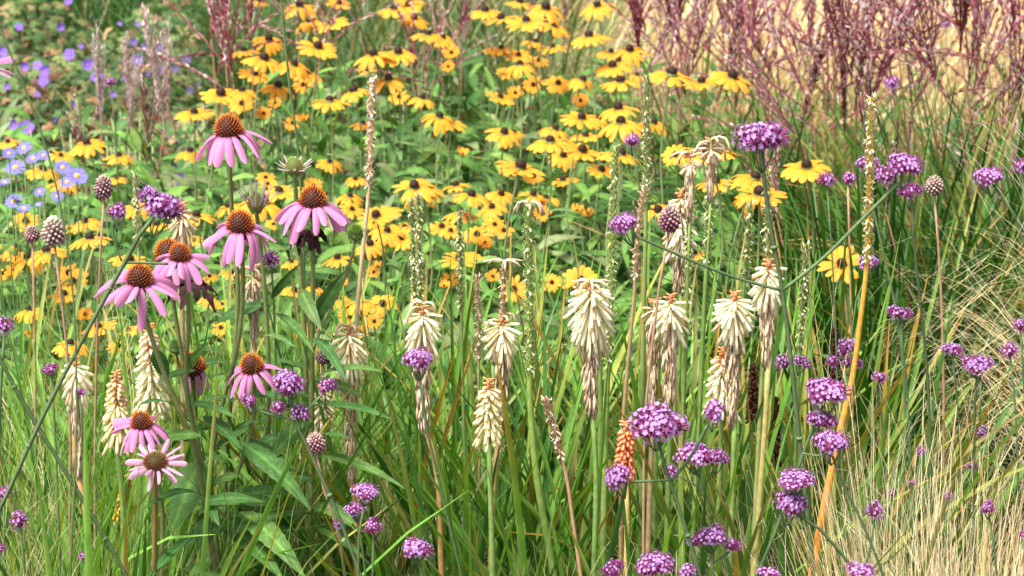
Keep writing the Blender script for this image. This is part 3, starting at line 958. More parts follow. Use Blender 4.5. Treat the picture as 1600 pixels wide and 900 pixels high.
# (px, py, width, pose) in photo pixels; patches give the labels their landmark
DAISIES = {
 "behind the geraniums and beside the spreading red plume": [(381, 77, 40, "arch"), (345, 144, 56, "arch"), (378, 139, 46, "arch"), (377, 160, 34, "flat"), (303, 173, 50, "arch"), (398, 113, 44, "arch"), (413, 89, 55, "arch"), (420, 59, 48, "arch")],
 "in the loose group by the mauve asters": [(135, 221, 52, "arch"), (185, 241, 42, "arch"), (95, 241, 33, "arch"), (67, 262, 50, "arch"), (100, 283, 45, "arch"), (182, 277, 30, "arch"), (12, 220, 30, "arch")],
 "near the two purple heads of the crossing stem": [(40, 344, 40, "flat"), (132, 344, 44, "arch"), (108, 356, 28, "arch"), (140, 369, 58, "arch"), (213, 322, 38, "flat"), (245, 349, 38, "arch"), (307, 334, 54, "arch"), (297, 234, 42, "arch"), (203, 403, 55, "arch")],
 "around the two pale drumstick seedheads at left": [(8, 385, 42, "arch"), (23, 394, 36, "arch"), (43, 400, 52, "down"), (72, 389, 58, "arch"), (3, 426, 24, "flat"), (22, 421, 22, "young")],
 "in the lower left bed beside the crossing stem": [(107, 425, 40, "flat"), (113, 437, 44, "flat"), (100, 457, 44, "arch"), (45, 481, 46, "arch"), (153, 508, 48, "arch"), (133, 490, 23, "young"), (110, 534, 52, "arch"), (185, 539, 32, "flat"), (200, 514, 30, "arch"), (47, 519, 16, "young")],
 "among the pink coneflower heads at left": [(356, 320, 42, "arch"), (345, 511, 27, "flat"), (362, 424, 35, "arch"), (327, 430, 26, "arch"), (328, 464, 36, "arch"), (347, 474, 22, "flat"), (303, 373, 24, "flat")],
 "around the upright thin green stem at the top": [(468, 6, 50, "arch"), (530, 3, 34, "arch"), (485, 31, 45, "arch"), (517, 33, 48, "arch"), (497, 70, 55, "arch"), (460, 98, 50, "arch"), (482, 111, 46, "arch"), (404, 0, 30, "arch")],
 "above the pale half open coneflower": [(435, 132, 50, "arch"), (473, 131, 30, "flat"), (515, 154, 55, "arch"), (430, 160, 18, "young"), (412, 176, 22, "young"), (457, 191, 25, "young"), (475, 186, 15, "bud"), (552, 139, 50, "arch"), (515, 251, 38, "arch"), (490, 289, 24, "young")],
 "beside the tip of the bleached tan stalk": [(568, 191, 36, "arch"), (583, 82, 54, "arch"), (622, 79, 54, "arch"), (607, 121, 50, "arch"), (574, 110, 24, "arch"), (623, 150, 28, "flat")],
 "in the top row right above the bleached stalk": [(615, 11, 45, "arch"), (637, 6, 40, "arch"), (647, 26, 42, "arch"), (668, 51, 46, "arch"), (692, 57, 36, "arch"), (705, 81, 24, "young"), (700, 103, 18, "young"), (640, -2, 40, "arch")],
 "alone in the leafy gap left of the big yellow drift": [(660, 151, 40, "arch"), (687, 179, 52, "arch"), (705, 189, 44, "arch"), (723, 239, 16, "bud"), (555, 278, 32, "arch")],
 "in the yellow cluster at the very top centre": [(758, 14, 48, "arch"), (783, 26, 50, "arch"), (783, 73, 34, "arch"), (797, 109, 34, "arch"), (770, 78, 26, "flat"), (822, 29, 55, "arch"), (853, 9, 55, "arch"), (812, 1, 40, "arch"), (867, 38, 46, "arch"), (835, 63, 36, "arch"), (863, 71, 38, "arch"), (933, 6, 48, "arch"), (810, 84, 36, "flat"), (842, 93, 30, "flat")],
 "in the crowd left of the burgundy plumes": [(920, 53, 56, "arch"), (955, 79, 40, "arch"), (984, 75, 50, "arch"), (957, 100, 52, "arch"), (967, 93, 40, "arch"), (996, 116, 30, "arch"), (969, 124, 55, "arch"), (812, 98, 48, "arch"), (911, 122, 46, "arch"), (872, 128, 38, "flat")],
 "left of the green beaded stalk, below the crowd": [(833, 131, 28, "young"), (805, 144, 22, "young"), (907, 156, 24, "young"), (966, 166, 56, "arch"), (970, 187, 66, "arch"), (909, 181, 54, "arch"), (868, 199, 44, "arch"), (936, 183, 32, "arch"), (915, 210, 42, "arch"), (860, 217, 62, "arch")],
 "beside the small lone lilac head above centre": [(1022, 189, 46, "arch"), (910, 232, 54, "arch"), (880, 241, 44, "arch"), (971, 237, 62, "arch"), (940, 263, 44, "arch"), (879, 279, 42, "arch")],
 "in the middle drift left of the lone lilac head": [(788, 204, 52, "arch"), (803, 206, 30, "arch"), (782, 149, 42, "arch"), (814, 257, 66, "arch"), (795, 262, 30, "flat"), (833, 274, 30, "flat"), (833, 302, 40, "arch"), (853, 307, 40, "arch"), (847, 333, 24, "young"), (902, 328, 18, "bud"), (918, 335, 18, "bud")],
 "in the trio under the burgundy plumes": [(1050, 111, 72, "arch"), (1096, 125, 48, "arch"), (1145, 116, 64, "arch")],
 "around the upper withered poker with dangling tubes": [(1055, 240, 38, "flat"), (1107, 233, 80, "arch"), (1118, 281, 52, "arch"), (1090, 232, 40, "arch")],
 "directly below the big round verbena head": [(1181, 274, 66, "arch"), (1187, 298, 72, "arch"), (1175, 304, 50, "down")],
 "in the dense drift between two thin beaded stalks": [(647, 288, 62, "arch"), (660, 294, 62, "arch"), (712, 287, 42, "arch"), (737, 302, 52, "arch"), (783, 301, 40, "arch"), (720, 330, 48, "arch"), (768, 321, 44, "arch"), (690, 352, 40, "arch"), (704, 359, 34, "arch"), (745, 364, 42, "flat"), (758, 378, 22, "young"), (773, 349, 30, "flat"), (787, 359, 28, "flat"), (718, 400, 58, "arch")],
 "left of the first thin beaded stalk": [(547, 304, 40, "arch"), (550, 325, 34, "flat"), (587, 334, 56, "arch"), (608, 328, 38, "arch"), (605, 358, 48, "arch"), (627, 369, 42, "flat"), (578, 379, 46, "arch"), (632, 353, 40, "arch"), (580, 345, 34, "arch"), (527, 401, 42, "arch"), (583, 424, 20, "young"), (590, 415, 14, "bud")],
 "near the widest drooping pink coneflower in the middle": [(436, 296, 56, "arch"), (415, 276, 26, "flat"), (418, 286, 24, "flat"), (411, 311, 66, "arch"), (427, 349, 22, "flat"), (455, 408, 30, "arch")],
 "low in the leaves beside the bent tan stalk": [(562, 468, 52, "down"), (598, 473, 42, "flat"), (528, 464, 40, "arch"), (545, 493, 32, "flat"), (460, 452, 40, "arch"), (493, 448, 30, "arch"), (533, 439, 20, "young"), (473, 521, 26, "young"), (564, 518, 20, "young"), (584, 501, 24, "young")],
 "near the thick beaded stalk at mid height": [(703, 437, 24, "young"), (694, 446, 16, "bud"), (770, 431, 20, "young"), (803, 450, 40, "face"), (862, 440, 28, "face"), (908, 436, 50, "face")],
 "by the small round seedhead right of centre": [(1028, 326, 50, "arch"), (1085, 394, 42, "arch")],
}
LONE = [(1260, 256, 68, "arch", "wide yellow daisy standing alone against grass beneath the dark red plumes"),
        (1315, 410, 62, "tilt", "lone yellow daisy with spread petals beside the beaded stalk turning orange")]


def depth_daisy(px, py, wd):
    d = 3.55 + (520 - min(py, 540)) / 520 * 1.85
    d *= min(1.08, max(.86, (52 / max(wd, 38)) ** .35))
    if px > 1000 and py > 200:
        d = min(d, 4.15)
    if py > 380 and px > 600:
        d = max(d, 3.75)
    return d


SIZE_W = lambda wd, pose: {"bud": "greenish daisy bud", "young": "young orange daisy"}.get(pose) or (
    "small yellow daisy" if wd < 33 else "large yellow daisy" if wd > 55 else "yellow daisy")
ORD = ["topmost", "second", "third", "fourth", "fifth", "sixth", "seventh", "eighth", "ninth", "tenth", "eleventh", "twelfth", "thirteenth", "fourteenth"]


def daisy(px, py, wd, pose, label):
    d = depth_daisy(px, py, wd) + rnd.uniform(-.03, .03)
    p = at(px, py, d)
    r = wd * .5 * d / FX * 1.32
    base = np.array([p[0] + rnd.uniform(-.10, .10), p[1] + rnd.uniform(-.06, .10), 0])
    t = thing("yellow_daisy", label, "yellow daisy", base, "yellow daisies with dark eyes")
    q = p - base
    if pose in ("face", "tilt", "young"):
        ax = nrm((rnd.uniform(-.25, .25), -rnd.uniform(.7, 1.2), 1))
        pk = {"face": "flat", "tilt": "flat", "young": "young"}[pose]
    elif pose == "flat":
        ax = nrm((rnd.uniform(-.3, .3), -rnd.uniform(.25, .75), 1))
        pk = "flat"
    elif pose == "bud":
        ax, pk = nrm((rnd.uniform(-.2, .2), -.2, 1)), "bud"
    else:
        ax = nrm((rnd.uniform(-.26, .26), -rnd.uniform(-.04, .32), 1))
        pk = pose if pose == "down" else rnd.choice(["arch", "arch", "flat"])
    M = zframe(ax, q - ax * r * .15, rnd.uniform(0, 6.28), (r, r, r * rnd.uniform(.9, 1.1)))
    link("petals", rnd.choice(DP[pk]), t, M=M)
    cs_ = r * rnd.uniform(.74, .92)
    Mc = zframe(ax, q - ax * r * .13, rnd.uniform(0, 6.28), cs_)
    link("cone", DC[2] if pose in ("young", "face") and rnd.random() < .6 else rnd.choice(DC[:2]), t, M=Mc)
    ms = MB()
    e = q - ax * r * .10
    mid1 = e - ax * .10 + np.array([rnd.uniform(-.012, .012), 0, 0])
    tube(ms, [(0, 0, 0), np.array([e[0] * .35, e[1] * .3, e[2] * .45]) + np.array([rnd.uniform(-.02, .02), 0, 0]), mid1, e], [.0026, .0021, .0019], vary(RUD_STEM, .2), 6, 12)
    green_calyx(ms, e, ax, r)
    ms.build("stem", M_STEM, t)
    if pose != "bud":
        ml = MB()
        for _ in range(rnd.choice([3, 4, 4, 5])):
            f = rnd.uniform(.45, .9)
            c0 = np.array([e[0] * (.35 + .65 * max(0, (f - .45) / .55)), e[1] * f, e[2] * f])
            a = rnd.uniform(0, 6.28)
            ml.tmpl(rnd.choice(RUD_LEAVES), frame((math.cos(a), math.sin(a), rnd.uniform(.2, 1.1)), (0, 0, 1), c0, rnd.uniform(.04, .10) * (1.25 - f * .5)), vary(rnd.choice([LEAF_G, LEAF_G, (.12, .23, .075)]), .22))
        ml.build("leaves", M_LEAF, t)


def daisies():
    for place, L in DAISIES.items():
        cnt = {}
        for px, py, wd, pose in sorted(L, key=lambda a: a[1]):
            s = SIZE_W(wd, pose)
            cnt.setdefault(s, []).append((px, py, wd, pose))
        for s, M in cnt.items():
            for i, (px, py, wd, pose) in enumerate(M):
                if len(M) == 1:
                    lab = f"{s} {place}"
                elif i == len(M) - 1:
                    lab = f"lowest {s} {place}"
                elif i == 0:
                    lab = f"topmost {s} {place}"
                else:
                    lab = f"{ORD[i]} {s} down, {place}"
                daisy(px, py, wd, pose, lab)
    for px, py, wd, pose, lab in LONE:
        daisy(px, py, wd, pose, lab)


daisies()

# ------------------------------------------------------------------ pink coneflowers
PINK = (.71, .28, .54)


def cf_petals(seed, n, droop, pale=0.0, wmul=1.0, lift=0.0, side=None):
    r_ = random.Random(seed)
    mb = MB()
    for j in range(n):
        a = j * 2 * math.pi / n + r_.uniform(-.16, .16)
        Lp = r_.uniform(.88, 1.1)
        nu, nv = 10, 7
        wd = r_.uniform(.20, .275) * wmul
        dr = droop * r_.uniform(.55, 1.4)
        tw = r_.uniform(-.8, .8)
        bend = r_.gauss(0, .10)
        hue = r_.uniform(.88, 1.12)
        V, C = [], []
        px, pz, ang = .30, 0.0, .15 + lift + r_.uniform(-.15, .15)
        for i in range(nu):
            t = i / (nu - 1)
            wv = wd * .5 * (.45 + .55 * math.sin(math.pi * min(1, t * .72 + .08)) ** .9) * (1 if t < .86 else math.sqrt(max(.05, 1 - ((t - .86) / .155) ** 2)))
            for k in range(nv):
                u = -1 + 2 * k / (nv - 1)
                zz = .0 - .35 * wv * u * u + .05 * wv * math.cos(u * 9.4) + tw * u * wv * t
                x = px + zz * math.sin(-ang) * -1 * 0
                y = u * wv + bend * t * t
                nx, nz = -math.sin(ang), math.cos(ang)
                X, Z = px + nx * zz, pz + nz * zz
                V.append((X * math.cos(a) - y * math.sin(a), X * math.sin(a) + y * math.cos(a), Z))
                c = np.array(PINK) * (1 - pale) + np.array((.78, .52, .62)) * pale
                c = c * (.84 + .22 * t) * hue * (1 - .2 * abs(math.cos(u * 5.5)))
                if t < .12:
                    c = c * np.array((.85, .75, .8))
                if t > .97:
                    c = c * .6 + np.array((.5, .42, .3)) * .4
                C.append(c)
            st = Lp / (nu - 1)
            ang -= dr * (1.9 if t < .35 else .75) / (nu - 1)
            px += math.cos(ang) * st
            pz += math.sin(ang) * st
        mb.tmpl(grid_t(V, nu, nv, C))
    return mb


def cf_cone(seed, kind="ripe"):
    """domed cone of spiny bracts in spirals"""
    r_ = random.Random(seed)
    mb = MB()
    Rr, H = .41, .52
    core = {"ripe": (.03, .010, .008), "flat": (.06, .03, .012), "green": (.13, .17, .05)}[kind]
    if kind == "flat":
        H = .28
    mb.tmpl(ell_t(Rr * .9, Rr * .9, H * .9, 8, 16, core, .05))
    n = 185
    for k in range(n):
        f = (k + .5) / n
        th = math.acos(1 - f * 1.25)
        ph = k * 2.39996
        p = np.array([Rr * .88 * math.sin(th) * math.cos(ph), Rr * .88 * math.sin(th) * math.sin(ph), .05 + H * .88 * math.cos(th)])
        nn = nrm((p[0] / Rr ** 2, p[1] / Rr ** 2, (p[2] - .05) / H ** 2))
        nn = nrm(nn + np.array([0, 0, .5]))
        hgt = math.cos(th)
        L_ = r_.uniform(.11, .16)
        b = .019
        X = nrm(np.cross(nn, (.31, .22, 1)))
        Y = np.cross(nn, X)
        if kind == "green":
            cb, ct = np.array((.14, .18, .05)), np.array((.40, .22, .06)) if hgt < .6 else np.array((.28, .36, .09))
        else:
            cb = np.array((.06, .012, .010))
            ct = np.array((.95, .25, .025)) * r_.uniform(.7, 1.02) if hgt > .15 else np.array((.52, .085, .018)) * r_.uniform(.4, 1.1)
            if kind == "flat":
                ct = np.array((.30, .12, .03)) * r_.uniform(.6, 1.3) if hgt < .75 else np.array((.25, .26, .06))
        V = [p + X * b, p + Y * b, p - X * b, p - Y * b, p + nn * L_]
        V = V[:4] + [p + X * b * .7 + nn * L_ * .55, p + Y * b * .7 + nn * L_ * .55, p - X * b * .7 + nn * L_ * .55, p - Y * b * .7 + nn * L_ * .55, V[4]]
        mb.add(V, [(0, 1, 5, 4), (1, 2, 6, 5), (2, 3, 7, 6), (3, 0, 4, 7)], [(4, 5, 8), (5, 6, 8), (6, 7, 8), (7, 4, 8)], np.array([cb] * 4 + [ct * .75 + cb * .2] * 4 + [ct]))
    return mb.mesh("cone", M_CONE)


CFC = {"ripe": [cf_cone(1), cf_cone(2)], "flat": [cf_cone(3, "flat")], "green": [cf_cone(4, "green")]}
CF_STEM = (.15, .19, .065)


def cf_calyx(mb, q, ax, r):
    M = zframe(ax, q, 0, r)
    mb.tmpl(ell_t(.26, .26, .12, 4, 10, (.09, .16, .05), -.06), M)
    for j in range(16):
        a = j * .785 + .3 * (j > 7)
        mb.tmpl(leaf_t(.30, .09, .1, .6, 4, 3, col=(.09, .17, .05)), M @ frame((math.cos(a), math.sin(a), -.35 - .3 * (j > 7)), (0, 0, 1), (.16 * math.cos(a), .16 * math.sin(a), -.10)))


def stem_hairs(mb, S, r, n, col):
    for _ in range(n):
        i = rnd.randrange(len(S) - 1)
        p = S[i] + (S[i + 1] - S[i]) * rnd.random()
        a = rnd.uniform(0, 6.28)
        o = np.array([math.cos(a), math.sin(a), rnd.uniform(-.2, .3)])
        s = np.array([0, 0, .00025])
        mb.add([p + o * r * .8 - s, p + o * r * .8 + s, p + o * (r + .0022)], None, [(0, 1, 2)], col)


BIGLEAF = [leaf_t(1, .34, .20, .28, 44, 9, .05, .014, .40, rib=(2.0, 1.8, 1.7), cup=.1), leaf_t(1, .40, .12, .45, 44, 9, .06, .016, .38, rib=(2.0, 1.8, 1.7), cup=.12), leaf_t(1, .28, .26, .18, 44, 9, .04, .014, .42, rib=(2.0, 1.8, 1.7), cup=.08)]


def big_leaf(t, p0, p1, d0, d1, wpx, hint, shape=0, col=LEAF_D):
    """leaf from photo point p0 to p1"""
    a, b = at(p0[0], p0[1], d0), at(p1[0], p1[1], d1)
    L = np.linalg.norm(b - a)
    W = wpx * (d0 + d1) * .5 / FX
    g = BIGLEAF[shape]
    k = W / (L * [.34, .40, .28][shape])
    M = frame(b - a, hint, a - np.array(t.location))
    M[:3, 0] *= L * k
    M[:3, 1] *= L * 1.08
    M[:3, 2] *= L
    mb = MB()
    mb.tmpl(g, M, vary(col, .15))
    # leaf stalk is short: a little tube at the base
    mb.build("leaf", M_LEAF, t)


# head: (px, py of cone centre, petal span px, cone kind, petals, axis, z-stretch, label), stem path px, depth
CONEFLOWERS = [
    dict(head=(358, 208, 124, "ripe"), pet=dict(n=13, droop=1.05, lift=.05), ax=(-.05, -.12, 1), d=3.25, path=[(362, 330), (372, 450), (362, 600), (352, 760), (350, 905)],
         drop=66, label="topmost pink coneflower with drooping petals and tall orange cone"),
    dict(head=(375, 357, 122, "ripe"), pet=dict(n=17, droop=1.0, lift=.0), ax=(.05, -.15, 1), d=3.1, path=[(380, 430), (370, 547), (350, 620), (330, 720), (345, 905)],
         drop=68, label="pink coneflower with orange dome, directly left of and below the widest one"),
    dict(head=(489, 319, 120, "ripe"), pet=dict(n=17, droop=.80, lift=.05), ax=(0, -.10, 1), d=3.1, path=[(489, 420), (488, 560), (487, 700), (486, 905)],
         drop=64, label="pink coneflower on the straight leafy stem, black withered petals hanging below it"),
    dict(head=(217, 440, 140, "ripe"), pet=dict(n=15, droop=.72, lift=.1), ax=(.22, -.28, 1), d=2.95, path=[(226, 490), (260, 593), (300, 690), (322, 800), (338, 905)],
         drop=74, label="pink coneflower with long splayed petals behind the crossing dark green stem"),
    dict(head=(281, 403, 96, "ripe"), pet=dict(n=15, droop=.75, lift=.0, wmul=1.25), ax=(.05, -.20, 1), d=3.0, cs=.8, path=[(291, 440), (295, 500), (290, 600), (318, 740), (330, 905)],
         drop=48, label="bright pink coneflower with small flat orange cone, squeezed between two larger ones"),
    dict(head=(264, 402, 66, "ripe"), pet=dict(n=9, droop=1.5, lift=-.5, pale=.3), ax=(-.1, -.1, 1), d=3.12, path=[(268, 450), (285, 560), (310, 720), (340, 905)],
         drop=60, label="ageing coneflower half hidden behind the bright pink one with flat cone"),
    dict(head=(394, 576, 94, "ripe"), pet=dict(n=14, droop=.85, lift=.0, wmul=1.15), ax=(-.12, -.3, 1), d=3.0, cs=.85, path=[(397, 640), (385, 700), (363, 760), (350, 905)],
         drop=54, label="pink coneflower low in the leaves beside three purple verbena heads"),
    dict(head=(221, 664, 94, "ripe"), pet=dict(n=15, droop=.62, lift=.08, wmul=1.15), ax=(.03, -.28, 1), d=2.9, cs=.8, path=[(240, 720), (252, 780), (253, 905)],
         drop=52, label="upper of the two low pink coneflowers in front of the cream pokers"),
    dict(head=(243, 724, 98, "flat"), pet=dict(n=20, droop=.25, pale=.45, lift=.05, wmul=.8), ax=(.03, -.45, 1), d=2.85, cs=.95, path=[(243, 790), (241, 905)], scol=(.26, .17, .05),
         drop=36, label="lowest coneflower, pale pink flat petals and dark centre on a brown stem"),
    dict(head=(460, 264, 60, "green"), pet=dict(n=12, droop=-.1, pale=1.0, wmul=.5, lift=.25), ax=(.02, -.15, 1), d=3.2, path=[(462, 300), (470, 420), (478, 560), (470, 905)],
         drop=0, label="half open coneflower with short pale upright petals and greenish centre"),
    dict(head=(400, 322, 66, "green"), pet=dict(n=16, droop=-.25, pale=1.0, wmul=.35, lift=.55), ax=(.1, -.1, 1), d=3.25, path=[(403, 350), (415, 470), (420, 640), (400, 905)],
         drop=0, label="young spiky coneflower with thin cream petals beside the tallest pink pair"),
    dict(head=(300, 578, 50, "ripe"), pet=dict(n=11, droop=1.2, lift=-.2), ax=(-.15, -.2, 1), d=3.2, path=[(305, 640), (325, 760), (345, 905)],
         drop=46, label="small pink coneflower mostly hidden behind upright leaves and stems"),
]


def withered_skirt(t, px, py, d, n, L):
    mb = MB()
    c = at(px, py, d) - np.array(t.location)
    for j in range(n):
        a = rnd.uniform(0, 6.28)
        l = L * rnd.uniform(.5, 1.1)
        o = np.array([math.cos(a), math.sin(a), 0])
        P = [c + o * .006, c + o * l * .45 + np.array([0, 0, -.1 * l]), c + o * l * rnd.uniform(.6, .9) + np.array([rnd.uniform(-.2, .2) * l, 0, -l * rnd.uniform(.35, .9)])]
        S = spline(P, 8)
        V, C = [], []
        for i in range(8):
            w_ = .0055 * math.sin(math.pi * (i + .7) / 8.5)
            sd = np.array([-math.sin(a), math.cos(a), .8 * math.sin(i * 2.1 + j)])
            for k in (-1, 0, 1):
                V.append(S[i] + sd * w_ * k + np.array([0, 0, rnd.uniform(-.002, .002)]))
                C.append(vary((.045, .02, .022), .4))
        mb.tmpl(grid_t(V, 8, 3, C))
    mb.build("withered_petals", M_DRY, t)


def coneflowers():
    T = []
    for i, c in enumerate(CONEFLOWERS):
        px, py, wd, kind = c["head"]
        d = c["d"]
        p = at(px, py, d)
        last = at(c["path"][-1][0], c["path"][-1][1], d + .05)
        base = np.array([last[0], last[1] + .03, 0])
        t = thing("coneflower", c["label"], "coneflower", base, "pink coneflowers on the left")
        ax = nrm(c["ax"])
        cr = {"ripe": 23.5, "flat": 22, "green": 15}[kind] * c.get("cs", 1.0) * d / FX * 1.0
        s = cr / .44
        q = p - base
        Lp = (wd * .5 * d / FX / s - .30) * 1.12
        dr = c["pet"]["droop"]
        pm = cf_petals(i + 20, **c["pet"])
        V, Q, Tt, C = pm.get()
        # scale petals' length so that the span matches
        rad = np.hypot(V[:, 0], V[:, 1])
        span = np.percentile(rad, 99)
        k = (wd * .54 * d / FX / s) / span
        f = np.where(rad > .3, (.3 + (rad - .3) * (k * span - .3) / (span - .3)) / np.maximum(rad, 1e-6), 1)
        kl = (k * span - .3) / (span - .3)
        V[:, 0] *= f
        V[:, 1] *= f
        drop = c.get("drop", 60)
        tilt_ = math.atan2(-ax[1], ax[2]) + R(14)
        want = (drop - wd * .42 * math.sin(tilt_)) * d / FX / s / math.cos(tilt_)
        zmin = -np.percentile(V[:, 2], 1.5)
        V[:, 2] *= min(2.6, max(.5, want / zmin)) if drop and want > 0 and zmin > .05 else kl
        mb = MB()
        mb.add(V, Q, Tt, C)
        me = mb.mesh("petals", M_PETAL)
        M = zframe(ax, q, i * 1.3, s)
        link("petals", me, t, M=M)
        link("cone", rnd.choice(CFC[kind]), t, M=zframe(ax, q, i * 1.3, s))
        ms = MB()
        P = [q - ax * s * .1] + [at(x, y, d + .05 * (j + 1) / len(c["path"])) - base for j, (x, y) in enumerate(c["path"])] + [np.zeros(3)]
        S = tube(ms, P, [.0030, .0036, .0042], c.get("scol", CF_STEM), 8, 28, col2=(.17, .17, .07))
        stem_hairs(ms, S, .0036, 260, (.3, .33, .2))
        cf_calyx(ms, q - ax * s * .02, ax, s)
        ms.build("stem", M_STEM, t)
        T.append(t)
    A, Cc, B, D, E, F_, G, H_, I_, J, K, L_ = T
    withered_skirt(B, 489, 362, 3.12, 16, .05)
    withered_skirt(F_, 300, 440, 3.1, 16, .045)
    # green bud on a side branch of the widest flower's plant
    p = at(557, 368, 3.15) - np.array(B.location)
    ms = MB()
    tube(ms, [p, at(543, 423, 3.14) - np.array(B.location), at(507, 500, 3.12) - np.array(B.location), at(489, 545, 3.1) - np.array(B.location)], [.0022, .003], CF_STEM, 6, 14)
    ms.build("side_stem", M_STEM, B)
    mb = MB()
    mb.tmpl(ell_t(.010, .010, .007, 5, 10, (.16, .24, .06)), zframe((0, -.2, 1), p))
    for j in range(60):
        a, e = j * 2.4, .2 + 1.1 * (j / 60)
        o = np.array([math.cos(a) * math.sin(e), math.sin(a) * math.sin(e), math.cos(e)])
        mb.tmpl(leaf_t(.016, .0035, .1, .2, 4, 3, col=(.16, .27, .07)), frame(o + np.array([0, 0, .15]), (0, 0, 1), p + o * .004))
    mb.build("bud", M_LEAF, B)
    p = at(275, 545, 3.15) - np.array(E.location)
    mb = MB()
    mb.tmpl(ell_t(.010, .010, .007, 5, 10, (.12, .2, .06)), zframe((0, -.2, 1), p))
    for j in range(60):
        a, e = j * 2.4, .2 + 1.1 * (j / 60)
        o = np.array([math.cos(a) * math.sin(e), math.sin(a) * math.sin(e), math.cos(e)])
        mb.tmpl(leaf_t(.013, .003, .1, .2, 4, 3, col=(.14, .25, .07)), frame(o + np.array([0, 0, .15]), (0, 0, 1), p + o * .004))
    tube(mb, [p, at(282, 590, 3.15) - np.array(E.location), at(300, 660, 3.1) - np.array(E.location)], [.002, .003], CF_STEM, 6, 8)
    mb.build("bud", M_LEAF, E)
    UP, FA = (0, -.35, 1), (0, -1, .35)
    LV = [  # plant, base, tip, width px, hint, depth0, depth1, shape
        (E, (312, 722), (272, 808), 56, FA, 3.03, 2.95, 1), (E, (290, 632), (360, 634), 22, UP, 3.05, 2.97, 0), (E, (318, 650), (372, 690), 24, UP, 3.05, 2.95, 2), (D, (272, 634), (226, 616), 20, UP, 2.97, 2.9, 0),
        (D, (300, 690), (262, 668), 22, UP, 3.0, 3.08, 1), (E, (336, 706), (395, 655), 22, UP, 3.05, 3.15, 2), (G, (372, 690), (472, 748), 38, (.1, -.6, 1), 3.03, 2.92, 1), (B, (489, 634), (602, 642), 22, UP, 3.1, 2.98, 2),
        (B, (489, 712), (618, 732), 22, UP, 3.1, 2.98, 0), (G, (375, 800), (458, 850), 42, (.1, -.7, 1), 3.03, 2.9, 1), (B, (486, 790), (545, 786), 34, UP, 3.1, 3.0, 1), (Cc, (342, 812), (428, 868), 40, (.1, -.7, 1), 3.1, 2.92, 0),
        (D, (322, 822), (228, 900), 22, (-.2, -.5, 1), 3.0, 2.88, 2), (D, (318, 770), (336, 812), 22, FA, 3.0, 2.94, 0), (D, (322, 800), (310, 845), 24, FA, 3.0, 2.95, 1), (B, (490, 592), (580, 556), 26, UP, 3.1, 3.0, 0), (B, (490, 528), (534, 556), 20, UP, 3.1, 3.0, 1),
        (B, (492, 500), (532, 432), 24, FA, 3.1, 3.05, 2), (J, (424, 466), (462, 418), 14, FA, 3.15, 3.1, 2), (Cc, (405, 528), (452, 520), 15, UP, 3.1, 3.0, 0), (Cc, (432, 490), (486, 536), 18, UP, 3.15, 3.0, 2),
        (B, (470, 452), (488, 492), 24, FA, 3.13, 3.05, 1), (D, (242, 545), (262, 600), 26, FA, 2.99, 3.0, 1), (E, (286, 580), (314, 545), 18, FA, 3.05, 3.0, 0), (G, (392, 655), (345, 690), 22, UP, 3.03, 3.1, 2), (K, (414, 560), (372, 545), 16, UP, 3.3, 3.2, 0),
        (B, (487, 660), (420, 690), 34, UP, 3.1, 3.0, 1), (B, (486, 745), (425, 720), 26, UP, 3.1, 3.0, 0), (B, (486, 820), (560, 850), 24, UP, 3.1, 3.0, 0), (J, (470, 870), (400, 885), 26, UP, 3.2, 3.0, 1), (A, (352, 770), (400, 770), 20, UP, 3.28, 3.1, 0),
        (A, (366, 560), (404, 600), 22, UP, 3.28, 3.15, 2), (B, (487, 600), (440, 578), 22, UP, 3.1, 3.05, 0), (A, (350, 850), (300, 870), 26, UP, 3.25, 3.05, 1), (E, (330, 870), (290, 905), 26, UP, 3.05, 2.95, 1), (Cc, (345, 880), (390, 905), 30, UP, 3.12, 3.0, 0),
    ]
    rl = random.Random(5)
    for pl, xs, ys, dd in ((B, 487, (560, 900), 3.1), (G, 372, (640, 900), 3.03), (D, 312, (650, 900), 2.97), (A, 356, (520, 900), 3.27), (Cc, 352, (560, 900), 3.12), (E, 300, (560, 900), 3.05), (J, 474, (420, 900), 3.2), (K, 412, (440, 900), 3.28)):
        for i in range(6):
            y0 = ys[0] + (ys[1] - ys[0]) * (i + rl.random()) / 6
            sd = rl.choice((-1, 1))
            L = rl.uniform(38, 92)
            x0 = xs + rl.uniform(-6, 6)
            LV.append((pl, (x0, y0), (x0 + sd * L, y0 + rl.uniform(-38, 34)), L * rl.uniform(.28, .42), rl.choice((UP, UP, (.2 * sd, -.7, 1))), dd, dd + rl.uniform(-.12, .05), rl.randrange(3)))
    for pl, a, b, wpx, hint, d0, d1, sh in LV:
        big_leaf(pl, a, b, d0, d1, wpx, hint, sh, rnd.choice([LEAF_D, (.06, .14, .034), (.085, .175, .042)]))
    # only a petal tip of one more flower reaches into the left edge
    p = at(-40, 100, 3.0)
    t = thing("coneflower", "coneflower mostly outside the left edge, one pink petal tip showing", "coneflower", (p[0] - .02, 3.03, 0), "pink coneflowers on the left")
    q = p - np.array(t.location)
    s = 23 * 3.0 / FX / .44
    link("petals", cf_petals(77, 14, .3).mesh("petals", M_PETAL), t, M=zframe((.1, -.1, 1), q, .1, s))
    link("cone", CFC["ripe"][0], t, M=zframe((.1, -.1, 1), q, 0, s))
    ms = MB()
    tube(ms, [q, q * np.array([.7, .7, .5]), (0, 0, 0)], [.003, .004], CF_STEM, 6, 10)
    ms.build("stem", M_STEM, t)


coneflowers()

# ------------------------------------------------------------------ purple verbena
LIL, MAG = (.49, .27, .60), (.29, .05, .18)


